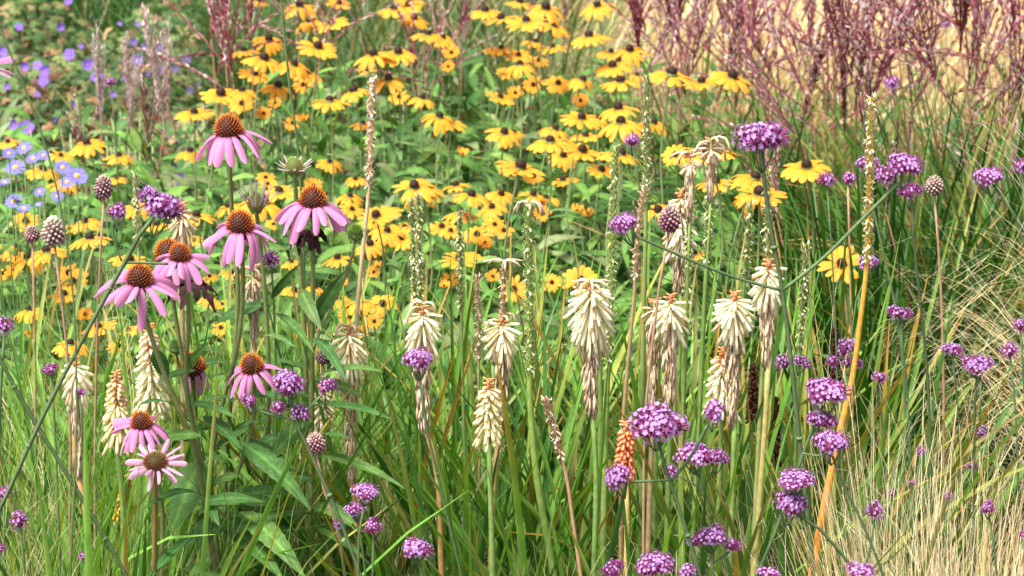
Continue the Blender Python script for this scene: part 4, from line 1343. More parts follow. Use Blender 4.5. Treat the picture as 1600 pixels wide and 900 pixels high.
def floret_t():
    mb = MB()
    for j in range(5):
        a = j * 2 * math.pi / 5
        mb.tmpl(leaf_t(1, .85, .05, .1, 3, 3, belly=.6, rib=(1, 1, 1)), frame((math.cos(a), math.sin(a), .12), (0, 0, 1), (0, 0, 0)))
    return mb.get()


FLO = floret_t()
CAL = (np.array([(.35, 0, 0), (-.17, .3, 0), (-.17, -.3, 0), (.42, 0, 1), (-.21, .36, 1), (-.21, -.36, 1), (0, 0, 1.25)]), np.array([(0, 1, 4, 3), (1, 2, 5, 4), (2, 0, 3, 5)]), np.array([(3, 4, 6), (4, 5, 6), (5, 3, 6)]), np.ones((7, 3)))


def verbena_head(seed, lobes, flat=.8, bloom=.6, hue=1.0):
    """unit head (half width 1): domed cymes, each bristling with magenta calyces topped by lilac florets"""
    r_ = random.Random(seed)
    mb = MB()
    cents = []
    if lobes == 1:
        cents = [(np.zeros(3), .95)]
    else:
        for k in range(lobes):
            f = (k + .5) / lobes
            rr = math.sqrt(f) * .62
            a = k * 2.4 + r_.uniform(-.3, .3)
            cents.append((np.array([rr * math.cos(a), rr * math.sin(a), .28 * flat * (1 - rr * rr * 1.9) + r_.uniform(-.10, .10)]), r_.uniform(.34, .48) if lobes > 3 else r_.uniform(.48, .6)))
    fs = {1: .20, 3: .15}.get(lobes, .108)
    for c, rad in cents:
        n = int(38 + 20 * (lobes == 1))
        mb.tmpl(ell_t(rad * .62, rad * .62, rad * .5, 4, 7, np.array(MAG) * .6, 0), zframe((0, 0, 1), c))
        for k in range(n):
            f = (k + .5) / n
            th = math.acos(1 - f * 1.55)
            ph = k * 2.39996 + seed
            o = np.array([math.sin(th) * math.cos(ph), math.sin(th) * math.sin(ph), math.cos(th) * (flat if lobes == 1 else .85)])
            rj = rad * r_.uniform(.86, 1.1)
            p = c + o * rj
            on = nrm(o + nrm(p) * .4)
            Lc = fs * r_.uniform(1.2, 1.8)
            M = zframe(on, p - on * Lc, r_.uniform(0, 6), (fs * .62, fs * .62, Lc))
            mb.tmpl(CAL, M, vary(np.array(MAG) * np.array([hue, 1, 1]) * r_.uniform(.7, 1.7), .2))
            if r_.random() < bloom * (1.15 if th < 1.3 else .75):
                mb.tmpl(FLO, zframe(nrm(on + np.array([r_.uniform(-.3, .3), r_.uniform(-.3, .3) - .1, .1])), p + on * fs * .35, r_.uniform(0, 6), fs * r_.uniform(.8, 1.1)), vary(np.array(LIL) * r_.uniform(.8, 1.12), .08))
    return mb.mesh("flower_head", M_FLORET)


VH = {1: [verbena_head(1, 1), verbena_head(2, 1, .9, .75), verbena_head(3, 1, .6, .45)], 3: [verbena_head(4, 3), verbena_head(5, 4), verbena_head(6, 4, .7, .45)],
      7: [verbena_head(7, 8), verbena_head(8, 10), verbena_head(9, 9, .7, .5)]}


# stems: list of (path px, radius); heads: (px, py, w, h, tilt)
VERBENA = [
    dict(label="long dark green verbena stem crossing the left, two purple heads on top", d=2.75,
         stems=[([(247, 330), (238, 338), (205, 392), (150, 492), (60, 665), (0, 795), (-60, 905)], .0027), ([(190, 408), (178, 372), (176, 345)], .0014), ([(196, 410), (230, 411), (263, 412)], .0018)],
         heads=[(253, 322, 74, 62, .5), (183, 331, 46, 38, .1), (232, 303, 36, 30, -.2)]),
    dict(label="slim bending green verbena stem without visible heads, lower left", d=2.8, stems=[([(-45, 480), (0, 560), (20, 600), (67, 680), (133, 787), (200, 905)], .0026)], heads=[]),
    dict(label="thin out of focus green stem cutting the upper left corner", d=2.6, stems=[([(-20, 5), (0, 47), (40, 140), (72, 230), (110, 420), (120, 640), (110, 905)], .0012)], heads=[]),
    dict(label="thin straight green verbena stem rising through the yellow daisies to the top edge", d=3.3, stems=[([(436, -20), (441, 20), (452, 130), (463, 210), (472, 330), (476, 480), (470, 905)], .0018)], heads=[(436, -24, 40, 30, 0)]),
    dict(label="tall forked verbena with the largest round purple head in the upper right", d=2.9,
         stems=[([(1191, 232), (1197, 310), (1222, 452), (1240, 600), (1255, 742), (1272, 905)], [.0026, .0034, .0042]), ([(1222, 454), (1150, 434), (1060, 398), (990, 367)], .0022), ([(1222, 454), (1290, 400), (1345, 345), (1405, 285)], .0026), ([(1395, 295), (1388, 285), (1384, 280)], .0014)],
         heads=[(1191, 214, 92, 68, 0), (978, 350, 52, 56, -.5), (1414, 259, 66, 46, .1), (1385, 273, 32, 26, -.3)]),
    dict(label="slender verbena with one lilac head just below the forked stem's right branch", d=3.0, stems=[([(1424, 312), (1430, 400), (1438, 470), (1450, 600), (1452, 905)], .0021)], heads=[(1424, 299, 46, 36, .1)]),
    dict(label="verbena with small purple head behind the top of the beaded orange stalk", d=3.25, stems=[([(1357, 268), (1365, 330), (1378, 385), (1398, 475), (1410, 905)], .0018)], heads=[(1357, 257, 42, 30, 0), (1328, 279, 22, 20, 0)]),
    dict(label="small round verbena head left of the beaded stalk, beneath the dark plumes", d=3.3, stems=[([(1292, 288), (1300, 400), (1310, 905)], .0014)], heads=[(1292, 279, 32, 28, 0)]),
    dict(label="wide purple verbena head near the right edge, upper of the pair", d=3.2, stems=[([(1552, 288), (1585, 335), (1610, 420), (1620, 905)], .0018)], heads=[(1546, 277, 56, 38, -.2)]),
    dict(label="purple verbena head cut by the right edge at mid height of the plumes", d=3.2, stems=[([(1598, 270), (1606, 500), (1605, 905)], .0016)], heads=[(1598, 258, 30, 34, 0)]),
    dict(label="small lone lilac verbena head among the yellow daisies", d=3.9, stems=[([(988, 228), (1000, 300), (1010, 400), (1012, 905)], .0014)], heads=[(988, 219, 26, 22, 0)]),
    dict(label="small lone lilac verbena head amid the dark red plumes", d=4.6, stems=[([(1394, 138), (1402, 220), (1405, 500)], .0014)], heads=[(1394, 128, 28, 26, 0)]),
    dict(label="tiny blurred lilac verbena head at the top edge right of the plume tips", d=6.0, stems=[([(1543, 28), (1545, 120), (1545, 300)], .0014)], heads=[(1543, 23, 16, 18, 0)]),
    dict(label="tiny blurred lilac verbena head left of the topmost maroon plume", d=6.0, stems=[([(1421, 26), (1424, 120), (1420, 300)], .0014)], heads=[(1421, 19, 16, 18, 0)]),
    dict(label="faint lilac verbena head behind the long maroon plumes", d=6.2, stems=[([(1478, 46), (1480, 130), (1478, 300)], .0014)], heads=[(1478, 37, 18, 14, 0)]),
    dict(label="dark magenta verbena head above the pale silky plumes", d=4.3, stems=[([(173, 132), (180, 200), (180, 500)], .0013)], heads=[(173, 127, 22, 15, 0)]),
    dict(label="purple verbena head behind the orange stalk beside the lone daisy", d=3.3, stems=[([(1357, 424), (1338, 470), (1330, 530), (1330, 905)], .0016)], heads=[(1357, 413, 42, 30, 0)]),
    dict(label="flat topped verbena head on a pale straight stem, right of the orange stalk", d=3.05, stems=[([(1406, 498), (1408, 520), (1415, 590), (1422, 700), (1428, 905)], .0021), ([(1408, 517), (1396, 500)], .0012), ([(1408, 517), (1418, 498)], .0012)], heads=[(1407, 489, 40, 24, 0)]),
    dict(label="small purple verbena head left of the wider one at right", d=3.1, stems=[([(1487, 552), (1492, 590), (1500, 700), (1505, 905)], .0016)], heads=[(1487, 546, 36, 24, 0)]),
    dict(label="wide domed verbena head at right below the straw wisps", d=3.05, stems=[([(1527, 578), (1525, 600), (1522, 720), (1520, 905)], .0018)], heads=[(1527, 568, 58, 32, 0)]),
    dict(label="purple verbena head against the straw wisps near the right edge", d=3.1, stems=[([(1578, 556), (1583, 600), (1590, 905)], .0016)], heads=[(1578, 547, 32, 26, 0)]),
    dict(label="purple verbena head half cut by the right edge among straw wisps", d=3.1, stems=[([(1594, 515), (1600, 600), (1605, 905)], .0016)], heads=[(1594, 508, 24, 22, 0)]),
    dict(label="small round verbena head right of the orange stalk at knee of grass", d=3.1, stems=[([(1375, 595), (1380, 700), (1385, 905)], .0014)], heads=[(1375, 588, 28, 20, 0)]),
    dict(label="pinkish seeding verbena spray left of the orange stalk", d=3.1, stems=[([(1240, 580), (1243, 640), (1240, 905)], .0018)], heads=[(1225, 566, 30, 26, -.3), (1252, 566, 38, 26, .3)]),
    dict(label="upright purple verbena cluster directly in front of the orange stalk", d=3.0, stems=[([(1322, 580), (1318, 620), (1322, 905)], .0020), ([(1320, 600), (1305, 565)], .0014)], heads=[(1325, 545, 44, 40, 0), (1330, 566, 40, 28, .2), (1302, 563, 26, 22, -.3)]),
    dict(label="verbena with two broad heads stacked left of the orange stalk", d=2.8, stems=[([(1286, 634), (1262, 690), (1238, 758), (1200, 860), (1180, 905)], [.0022, .0032]), ([(1270, 672), (1283, 660)], .0014)], heads=[(1292, 613, 82, 48, 0), (1283, 655, 54, 38, 0)]),
    dict(label="broad verbena head below the stacked pair, slanting stem to the right", d=2.75, stems=[([(1298, 706), (1312, 745), (1345, 812), (1382, 905)], .0018), ([(1298, 708), (1275, 712), (1255, 708)], .0014)], heads=[(1300, 692, 66, 46, 0)]),
    dict(label="pair of purple verbena heads against the big stem at lower right", d=2.75, stems=[([(1240, 800), (1262, 812), (1330, 885), (1345, 905)], .002), ([(1243, 760), (1240, 800)], .0016)], heads=[(1235, 785, 58, 60, .3), (1243, 750, 72, 30, 0)]),
    dict(label="front verbena with the widest purple head and two side heads", d=2.7,
         stems=[([(1026, 680), (1035, 715), (1060, 790), (1095, 905)], [.0022, .0030]), ([(1048, 752), (1080, 712), (1105, 664)], .0022), ([(1046, 750), (1010, 752), (985, 753)], .0018)],
         heads=[(1025, 659, 104, 60, 0), (1115, 644, 46, 40, .1), (967, 743, 54, 56, -.4)]),
    dict(label="verbena with a flat broad head right below the widest one", d=2.85, stems=[([(1085, 730), (1097, 766), (1120, 822), (1140, 905)], .0018), ([(1098, 765), (1115, 735)], .0014), ([(1096, 763), (1062, 745)], .0013)], heads=[(1086, 711, 72, 40, 0), (1122, 716, 40, 34, .2), (1050, 736, 24, 24, -.2)]),
    dict(label="double purple verbena head at lower right centre above the bottom edge", d=2.75, stems=[([(1112, 856), (1114, 905)], .0020), ([(1114, 880), (1140, 862)], .0014)], heads=[(1112, 837, 62, 38, 0), (1145, 851, 30, 28, .2), (1085, 845, 28, 22, 0)]),
    dict(label="large verbena head on the bottom edge right of centre", d=2.7, stems=[([(1022, 900), (1024, 960)], .002)], heads=[(1022, 883, 74, 46, 0)]),
    dict(label="smaller verbena head on the bottom edge left of the large one", d=2.7, stems=[([(960, 900), (965, 960)], .002)], heads=[(960, 888, 46, 36, 0)]),
    dict(label="small verbena head on the bottom edge right of the large one", d=2.7, stems=[([(1075, 905), (1078, 960)], .002)], heads=[(1075, 893, 32, 26, 0)]),
    dict(label="verbena head just peeking over the bottom edge under the big stem", d=2.7, stems=[([(1202, 905), (1205, 960)], .002)], heads=[(1202, 897, 46, 24, 0)]),
    dict(label="verbena head peeking over the bottom edge right of the big stem", d=2.7, stems=[([(1345, 905), (1348, 960)], .002)], heads=[(1345, 893, 60, 28, 0)]),
    dict(label="small round verbena head in the blond tuft just right of the orange stalk", d=2.8, stems=[([(1367, 808), (1362, 850), (1345, 905)], .0015)], heads=[(1367, 797, 32, 28, 0)]),
    dict(label="verbena head on a thin stem in front of the tall blond tuft, lower right", d=2.75, stems=[([(1545, 805), (1552, 850), (1558, 905)], .0015)], heads=[(1545, 792, 34, 26, 0)]),
    dict(label="small verbena head in the middle of the blond tuft", d=2.9, stems=[([(1482, 782), (1484, 905)], .0012)], heads=[(1482, 775, 16, 16, 0)]),
    dict(label="tiny faded verbena head left in the blond tuft, lower of two", d=3.0, stems=[([(1392, 775), (1394, 905)], .001)], heads=[(1392, 771, 14, 16, 0)]),
    dict(label="tiny verbena head above the faded one in the blond tuft", d=3.0, stems=[([(1427, 760), (1430, 905)], .001)], heads=[(1427, 754, 14, 12, 0)]),
    dict(label="pale lilac verbena head at the top of the blond tuft", d=3.1, stems=[([(1438, 710), (1440, 905)], .001)], heads=[(1438, 704, 20, 16, 0)]),
    dict(label="small purple verbena head on a dark stem right above the blond tuft", d=3.1, stems=[([(1532, 600), (1531, 680), (1532, 740), (1535, 905)], .0014)], heads=[(1532, 674, 26, 18, 0)]),
    dict(label="pale verbena head under the small purple one, right in the blond tuft", d=3.1, stems=[([(1520, 735), (1524, 905)], .0012)], heads=[(1520, 728, 22, 16, 0)]),
    dict(label="verbena head cut by the right edge low in the blond grass", d=2.9, stems=[([(1598, 842), (1600, 905)], .0012)], heads=[(1598, 834, 16, 14, 0)]),
    dict(label="purple verbena head at the left edge under the drumstick seedheads", d=3.0, stems=[([(8, 515), (4, 560), (-2, 700), (-5, 905)], .002)], heads=[(8, 508, 30, 26, 0)]),
    dict(label="flat small verbena head left of the withered cream poker", d=3.0, stems=[([(80, 582), (84, 640), (95, 905)], .0016)], heads=[(80, 576, 34, 20, 0)]),
    dict(label="tiny lilac verbena head touching the withered cream poker at left", d=2.95, stems=[([(125, 618), (130, 720), (135, 905)], .0013)], heads=[(125, 612, 20, 15, 0)]),
    dict(label="verbena head at the left edge behind the crossing stem's foot", d=2.95, stems=[([(6, 780), (8, 905)], .0016)], heads=[(6, 769, 30, 26, 0)]),
    dict(label="round verbena head in the grass near the lower left corner", d=2.85, stems=[([(30, 824), (36, 860), (40, 905)], .0016)], heads=[(30, 812, 32, 32, 0)]),
    dict(label="tiny verbena head in the grass left of the brown coneflower stem", d=2.85, stems=[([(130, 874), (138, 905)], .0013)], heads=[(130, 868, 20, 15, 0)]),
    dict(label="sliver of verbena head at the very left edge bottom", d=2.85, stems=[([(0, 865), (20, 905)], .0013)], heads=[(0, 856, 20, 16, 0)]),
    dict(label="branched verbena in front of the coneflower leaves with a group of purple heads", d=2.8,
         stems=[([(453, 620), (467, 668), (510, 762), (565, 905)], [.0024, .0032]), ([(467, 655), (500, 620)], .0018), ([(464, 658), (400, 640), (390, 636)], .0016), ([(458, 640), (440, 640)], .0013)],
         heads=[(450, 598, 62, 50, 0), (510, 604, 44, 44, .1), (470, 646, 42, 42, 0), (437, 635, 30, 24, -.2), (388, 625, 34, 36, -.2)]),
    dict(label="verbena head tucked under the pink coneflower's right petals", d=3.15, stems=[([(424, 412), (428, 480), (430, 905)], .0015)], heads=[(424, 404, 28, 28, 0)]),
    dict(label="purple verbena head in front of the withered poker left of centre", d=2.85, stems=[([(655, 580), (662, 640), (690, 770), (722, 905)], .0019)], heads=[(655, 561, 58, 44, 0)]),
    dict(label="highest of the three low verbena heads left of bottom centre", d=2.75, stems=[([(570, 780), (560, 850), (560, 905)], .0014)], heads=[(572, 769, 54, 30, .15)]),
    dict(label="middle of the three low verbena heads left of bottom centre", d=2.78, stems=[([(556, 805), (565, 850), (572, 905)], .0014)], heads=[(555, 797, 42, 26, -.1)]),
    dict(label="lowest of the three low verbena heads left of bottom centre", d=2.74, stems=[([(584, 832), (582, 905)], .0014)], heads=[(585, 820, 42, 30, 0)]),
    dict(label="dark little verbena head half hidden by the slanting branched stem", d=2.9, stems=[([(530, 824), (538, 905)], .0013)], heads=[(530, 817, 22, 22, 0)]),
    dict(label="broad verbena head near the bottom edge by the pale grass wisp", d=2.7, stems=[([(653, 872), (665, 890), (668, 930)], .0016), ([(660, 885), (640, 868)], .0011)], heads=[(652, 857, 60, 38, .1)]),
]


def verbena():
    for c in VERBENA:
        d = c["d"]
        x0, y0 = c["stems"][0][0][-1]
        last = at(x0, y0, d)
        base = np.array([last[0] + (last[0] - at(*c["stems"][0][0][-2], d)[0]) * .35, d + .02, 0])
        t = thing("verbena", c["label"], "verbena", base, "purple verbena stems")
        for i, (path, r) in enumerate(c["stems"]):
            ms = MB()
            P = [at(x, y, d) - base for x, y in path]
            if i == 0:
                P.append(np.zeros(3))
            P = np.array(P)
            col = vary(VERB_STEM, .2)
            if d > 3.4:
                col = col * 1.4
            S = tube(ms, P, r, col, 4 if np.max(r) > .0019 else 5, max(8, 4 * len(P)))
            rr = float(np.max(r))
            for q in range(3, len(S) - 1, 6):                # slightly swollen joints
                if i == 0 and rr > .0018:
                    tube(ms, [S[q] - (S[q + 1] - S[q]) * .06, S[q], S[q] + (S[q + 1] - S[q]) * .06], [rr * .9, rr * 1.35, rr * .9], col, 6, 5)
            ms.build("stem" if i == 0 else "side_stem", M_STEM, t)
        for px, py, w_, h_, tilt in c["heads"]:
            p = at(px, py, d) - base
            s = w_ * .5 * d / FX
            k = 1 if w_ < 34 else 3 if w_ < 50 else 7
            hz = s * min(1.5, max(.75, 1.2 * (h_ / w_) / (.85 if k == 1 else .70)))
            link("flower_head", rnd.choice(VH[k]), t, M=zframe((tilt, -.18, 1), p - np.array([0, 0, hz * .12]), rnd.uniform(0, 6.28), (s, s, hz)))
            if k > 1:                                        # short branchlets that carry the cymes
                mb = MB()
                ft = p - np.array([tilt * s, 0, hz * 1.0])
                for j in range(5 if k == 7 else 3):
                    a = j * 2 * math.pi / (5 if k == 7 else 3) + .4
                    tube(mb, [ft, ft * .4 + p * .6 + np.array([math.cos(a) * s * .35, math.sin(a) * s * .35, -hz * .25]), p + np.array([math.cos(a) * s * .5, math.sin(a) * s * .5, 0])], .0009, VERB_STEM, 4, 5)
                mb.build("branchlets", M_STEM, t)


verbena()

# ------------------------------------------------------------------ poker flowers and their seed stalks
CREAM, PEACH, BEIGE = (.94, .90, .68), (.80, .48, .26), (.64, .50, .34)


def tube_t(L=1.0, r0=.06, r1=.10, c0=(1, 1, 1), c1=(1, 1, 1), sides=6, bend=.12):
    mb = MB()
    P = [(0, 0, 0), (L * .5, 0, bend * L * .4), (L, 0, 0)]
    tube(mb, P, [r0, r1 * .85, r1], c0, sides, 5, col2=c1)
    return mb.get()


def poker(t, px, top, mid, bot, wtop, wbot, d, n=70, cream=CREAM, tipcol=None, base=None, style="skirt", dangle=False, red=True):
    """flower spike between photo heights top..mid (open tubes) and mid..bot (withered, clinging)"""
    zt, zm, zb = at(px, top, d), at(px, mid, d), at(px, bot, d)
    k = d / FX
    ax0 = zt - base
    mb, mw, mt = MB(), MB(), MB()
    n = int(n * 1.2)
    H = zt[2] - zm[2]
    for i in range(n):
        f = (i + .5) / n
        a = i * 2.39996 + rnd.uniform(-.2, .2)
        z = zt[2] - H * (.0 + .46 * f if style == "skirt" else .02 + .80 * f)
        if style == "skirt":                               # top tubes stick out, lower ones hang steeply
            an = .02 + 1.32 * f ** .75 + rnd.uniform(-.10, .10)
            L = (wtop * .43 * k * (1 - f) + .60 * H * f) * rnd.uniform(.85, 1.12)
        else:                                              # a cone that widens downwards
            an = .25 + .75 * f + rnd.uniform(-.08, .08)
            L = (wtop + (wbot - wtop) * f ** .8) * .46 * k / math.cos(an) * rnd.uniform(.85, 1.08)
            L = min(L, .036)
        dr = np.array([math.cos(a) * math.cos(an), math.sin(a) * math.cos(an), -math.sin(an)])
        p = np.array([zt[0] + math.cos(a) * .003, zt[1] + math.sin(a) * .003, z]) - base
        if rnd.random() < .05:
            continue
        L *= 1 + rnd.gauss(0, .10)
        dr = nrm(dr + np.array([rnd.gauss(0, .05), rnd.gauss(0, .05), rnd.gauss(0, .05)]))
        c0 = vary(cream, .08, .03)
        if rnd.random() < .10:
            c0 = vary((.66, .50, .32), .15)
        cb = c0 * np.array((.98, .95, .84))
        if red and f < .35 and style != "skirt":
            cb = np.array(PEACH) * (1 - f / .35) + cb * (f / .35)
        g = tube_t(1, .055, .095, cb, c0 if tipcol is None else np.array(tipcol))
        M = frame((0, 1, 0), (0, 0, 1), p)
        X = dr
        Z = nrm(np.cross(dr, (-math.sin(a), math.cos(a), 0)))
        Y = np.cross(Z, X)
        rs = rnd.uniform(.022, .029)
        M[:3, 0], M[:3, 1], M[:3, 2] = X * L, Y * rs, Z * rs
        mb.tmpl(g, M)
        if f > .55 and rnd.random() < .5:                   # stamens reach out of the mouth
            e = p + dr * L
            q = e + dr * .004 + np.array([rnd.uniform(-.001, .001), 0, -.001])
            mb.add([e - Y * .0004, e + Y * .0004, q], None, [(0, 1, 2)], (.75, .55, .12))
    mb.build("flower_tubes", M_CREAM, t)
    tube(mt, [zt + np.array([0, 0, .012]) - base, zt - base, zm - base, zb - base], [.0018, .0030, .004, .0045], (.55, .16, .07) if red else (.35, .25, .12), 6, 10, col2=(.42, .30, .14))
    for i in range(9 if red else 5):
        a = i * 2.4
        z = zt[2] + .012 - i * H * .02
        p = np.array([zt[0], zt[1], z]) - base
        o = np.array([math.cos(a), math.sin(a), rnd.uniform(-.1, .4)])
        tube(mt, [p, p + o * rnd.uniform(.006, .011)], [.0012, .0016], vary((.62, .25, .10), .2), 4, 2)
    mt.build("spike_axis", M_STEM, t)
    if bot > mid + 8:
        Hb = zm[2] - zb[2] + H * .35
        nw = int(90 + (bot - mid) * 1.1)
        for i in range(nw):
            f = (i + .5) / nw
            a = i * 2.4 + rnd.uniform(-.4, .4)
            z = zm[2] + H * .35 - Hb * f
            rr = wbot * .5 * k * (.74 - .36 * f) * rnd.uniform(.3, 1.0)
            p0 = np.array([zt[0] + math.cos(a) * .004, zt[1] + math.sin(a) * .004, z + .012]) - base
            p1 = np.array([zt[0] + math.cos(a) * rr, zt[1] + math.sin(a) * rr, z - .002]) - base
            p2 = np.array([zt[0] + math.cos(a + rnd.uniform(-.4, .4)) * rr * rnd.uniform(.7, 1.1), zt[1] + math.sin(a) * rr, z - rnd.uniform(.010, .020)]) - base
            tube(mw, [p0, p1, p2], [.0011, .0018, .0008], vary(rnd.choice([BEIGE, BEIGE, (.72, .60, .44), (.44, .31, .19)]), .2), 4, 4)
        mw.build("withered_tubes", M_DRY, t)
    if dangle:
        md = MB()
        for i in range(dangle):
            a = i * 2.4 + .5
            p = zt - base + np.array([0, 0, .012 + rnd.uniform(-.01, .008)])
            o = np.array([math.cos(a), math.sin(a) * .6, 0])
            l = rnd.uniform(.016, .030)
            tube(md, [p, p + o * l * .6 + np.array([0, 0, .002]), p + o * l + np.array([0, 0, -l * rnd.uniform(.1, .9)])], [.0012, .0022, .0016], vary((.66, .52, .34), .15), 5, 5)
        md.build("dangling_tubes", M_DRY, t)


def beads(mb, P, r, col, n, fleck, length=.007):
    S = spline(P, 40)
    for i in range(n):
        f = (i + .5) / n
        j = min(38, int(f * 39))
        p = S[j] + (S[j + 1] - S[j]) * (f * 39 - j)
        a = i * 2.39996
        o = np.array([math.cos(a), math.sin(a), 0])
        u = nrm(S[j] - S[j + 1]) * rnd.uniform(.4, 1.0)
        s = np.cross(o, (0, 0, 1))
        l = length * rnd.uniform(.7, 1.3)
        q = p + o * r * .9
        e = q + o * l * rnd.uniform(.25, .6) + u * l * rnd.choice([1, 1, 1, -.6])
        m = (q + e) * .5 + o * l * .22
        c = vary(rnd.choice(fleck), .15)
        wd = .0012
        mb.add([q - s * wd, q + s * wd, m + s * wd * 1.2, m - s * wd * 1.2, e], [(0, 1, 2, 3)], [(3, 2, 4)], c)
        # little bump under each bract
        mb.tmpl(ell_t(.0013, .0013, .0026, 3, 5, np.asarray(col) * 1.1), zframe((0, 0, 1), q))


WHITE_F = [(.70, .70, .46), (.62, .60, .34), (.42, .48, .18), (.50, .48, .26)]
TAN_F = [(.68, .52, .36), (.55, .38, .25), (.74, .64, .5)]
GSTEM, TSTEM, OSTEM = (.18, .27, .07), (.42, .24, .10), (.82, .22, .010)

STALKS = [  # label, d, path px (top to bottom), bead end index height px, radius top/bottom, colour top/bottom, flecks, n
    ("bleached tan seed stalk, tallest at left of centre, leaning among the yellow daisies", 3.2, [(581, 122), (579, 220), (576, 300), (566, 400), (556, 520), (553, 650), (556, 905)], 300, (.0030, .0052), (.62, .46, .30), (.46, .27, .12), TAN_F, 120),
    ("thin green beaded stalk left of the verbena head in the middle", 3.3, [(643, 312), (646, 400), (648, 500), (655, 620), (657, 740), (655, 905)], 480, (.0018, .0052), GSTEM, GSTEM, WHITE_F, 110),
    ("thin pale beaded stalk rising behind the withered poker left of centre", 3.35, [(653, 305), (655, 400), (658, 480), (662, 620), (668, 905)], 480, (.0024, .0045), (.24, .29, .1), GSTEM, WHITE_F, 120),
    ("slender green beaded stalk through the dense daisy drift", 3.35, [(718, 330), (719, 400), (721, 490), (723, 600), (728, 750), (738, 905)], 490, (.0022, .0046), GSTEM, GSTEM, WHITE_F, 110),
    ("thick bright green beaded stalk in the middle with dry tubes on top", 3.1, [(826, 318), (826, 420), (828, 520), (828, 620), (838, 740), (866, 905)], 610, (.0042, .0070), (.22, .34, .07), GSTEM, WHITE_F, 220),
    ("short dried brown seed spike left of the thick beaded stalk", 3.4, [(745, 432), (749, 500), (748, 560), (752, 905)], 570, (.0022, .0032), (.5, .36, .22), (.3, .3, .1), TAN_F, 90),
    ("tall green beaded stalk just right of the fullest cream poker's top", 3.15, [(962, 228), (958, 330), (955, 440), (950, 560), (946, 700), (942, 905)], 600, (.0038, .0062), (.22, .32, .08), GSTEM, WHITE_F, 220),
    ("tall green beaded stalk under the trio of yellow daisies", 3.25, [(1011, 118), (1010, 220), (1009, 350), (1006, 480), (1004, 620), (1003, 905)], 350, (.0032, .0062), (.24, .30, .1), GSTEM, WHITE_F, 150),
    ("tan brown leaning seed stalk right of the fullest cream poker", 3.2, [(1006, 290), (996, 370), (992, 450), (984, 540), (975, 640), (970, 905)], 450, (.0028, .0046), (.52, .36, .22), (.42, .22, .09), TAN_F, 80),
    ("green beaded stalk below the withered poker with dangling tubes", 3.2, [(1080, 262), (1076, 380), (1074, 480), (1068, 620), (1060, 905)], 480, (.0032, .0058), GSTEM, GSTEM, WHITE_F, 140),
    ("green beaded stalk passing right of the widest yellow daisy under the big verbena", 3.2, [(1111, 262), (1107, 350), (1102, 450), (1094, 620), (1080, 905)], 430, (.0034, .0058), GSTEM, GSTEM, WHITE_F, 130),
    ("thin green stalk left of the big forked verbena stem", 3.2, [(1172, 318), (1167, 400), (1160, 480), (1150, 640), (1140, 905)], 440, (.0026, .0050), GSTEM, GSTEM, WHITE_F, 80),
    ("beaded stalk hugging the forked verbena stem under its largest head", 3.05, [(1198, 268), (1199, 340), (1200, 420), (1192, 560), (1176, 905)], 410, (.0030, .0050), (.3, .3, .12), GSTEM, WHITE_F, 110),
    ("tall pale beaded stalk at right whose lower half turns bright orange", 2.95, [(1361, 152), (1358, 300), (1353, 430), (1343, 510), (1332, 590), (1316, 660), (1297, 745), (1274, 870), (1265, 930)], 440, (.0034, .0082), (.54, .36, .07), OSTEM, WHITE_F + [(.8, .72, .55)], 220),
    ("short green beaded stalk left of the lone spread daisy at right", 3.1, [(1259, 382), (1256, 450), (1251, 545), (1246, 620), (1240, 905)], 550, (.0022, .0046), GSTEM, GSTEM, WHITE_F, 110),
    ("thin pale beaded stalk at left behind the purple heads", 3.3, [(212, 272), (214, 330), (217, 400), (225, 600), (230, 905)], 390, (.0022, .0030), (.32, .34, .16), GSTEM, WHITE_F, 70),
    ("dried pinkish brown spike leaning in the lower middle", 2.95, [(852, 622), (868, 680), (884, 740), (896, 820), (908, 905)], 720, (.0026, .0036), (.42, .25, .17), (.48, .24, .07), TAN_F, 90),
    ("bare green stalk right of the fullest cream poker", 3.2, [(935, 460), (938, 600), (935, 905)], 470, (.004, .0058), GSTEM, GSTEM, WHITE_F, 6),
    ("bare green stalk rising between the two twin cream pokers and the coral one", 3.2, [(1030, 470), (1026, 640), (1020, 905)], 480, (.004, .0058), GSTEM, GSTEM, WHITE_F, 6),
]

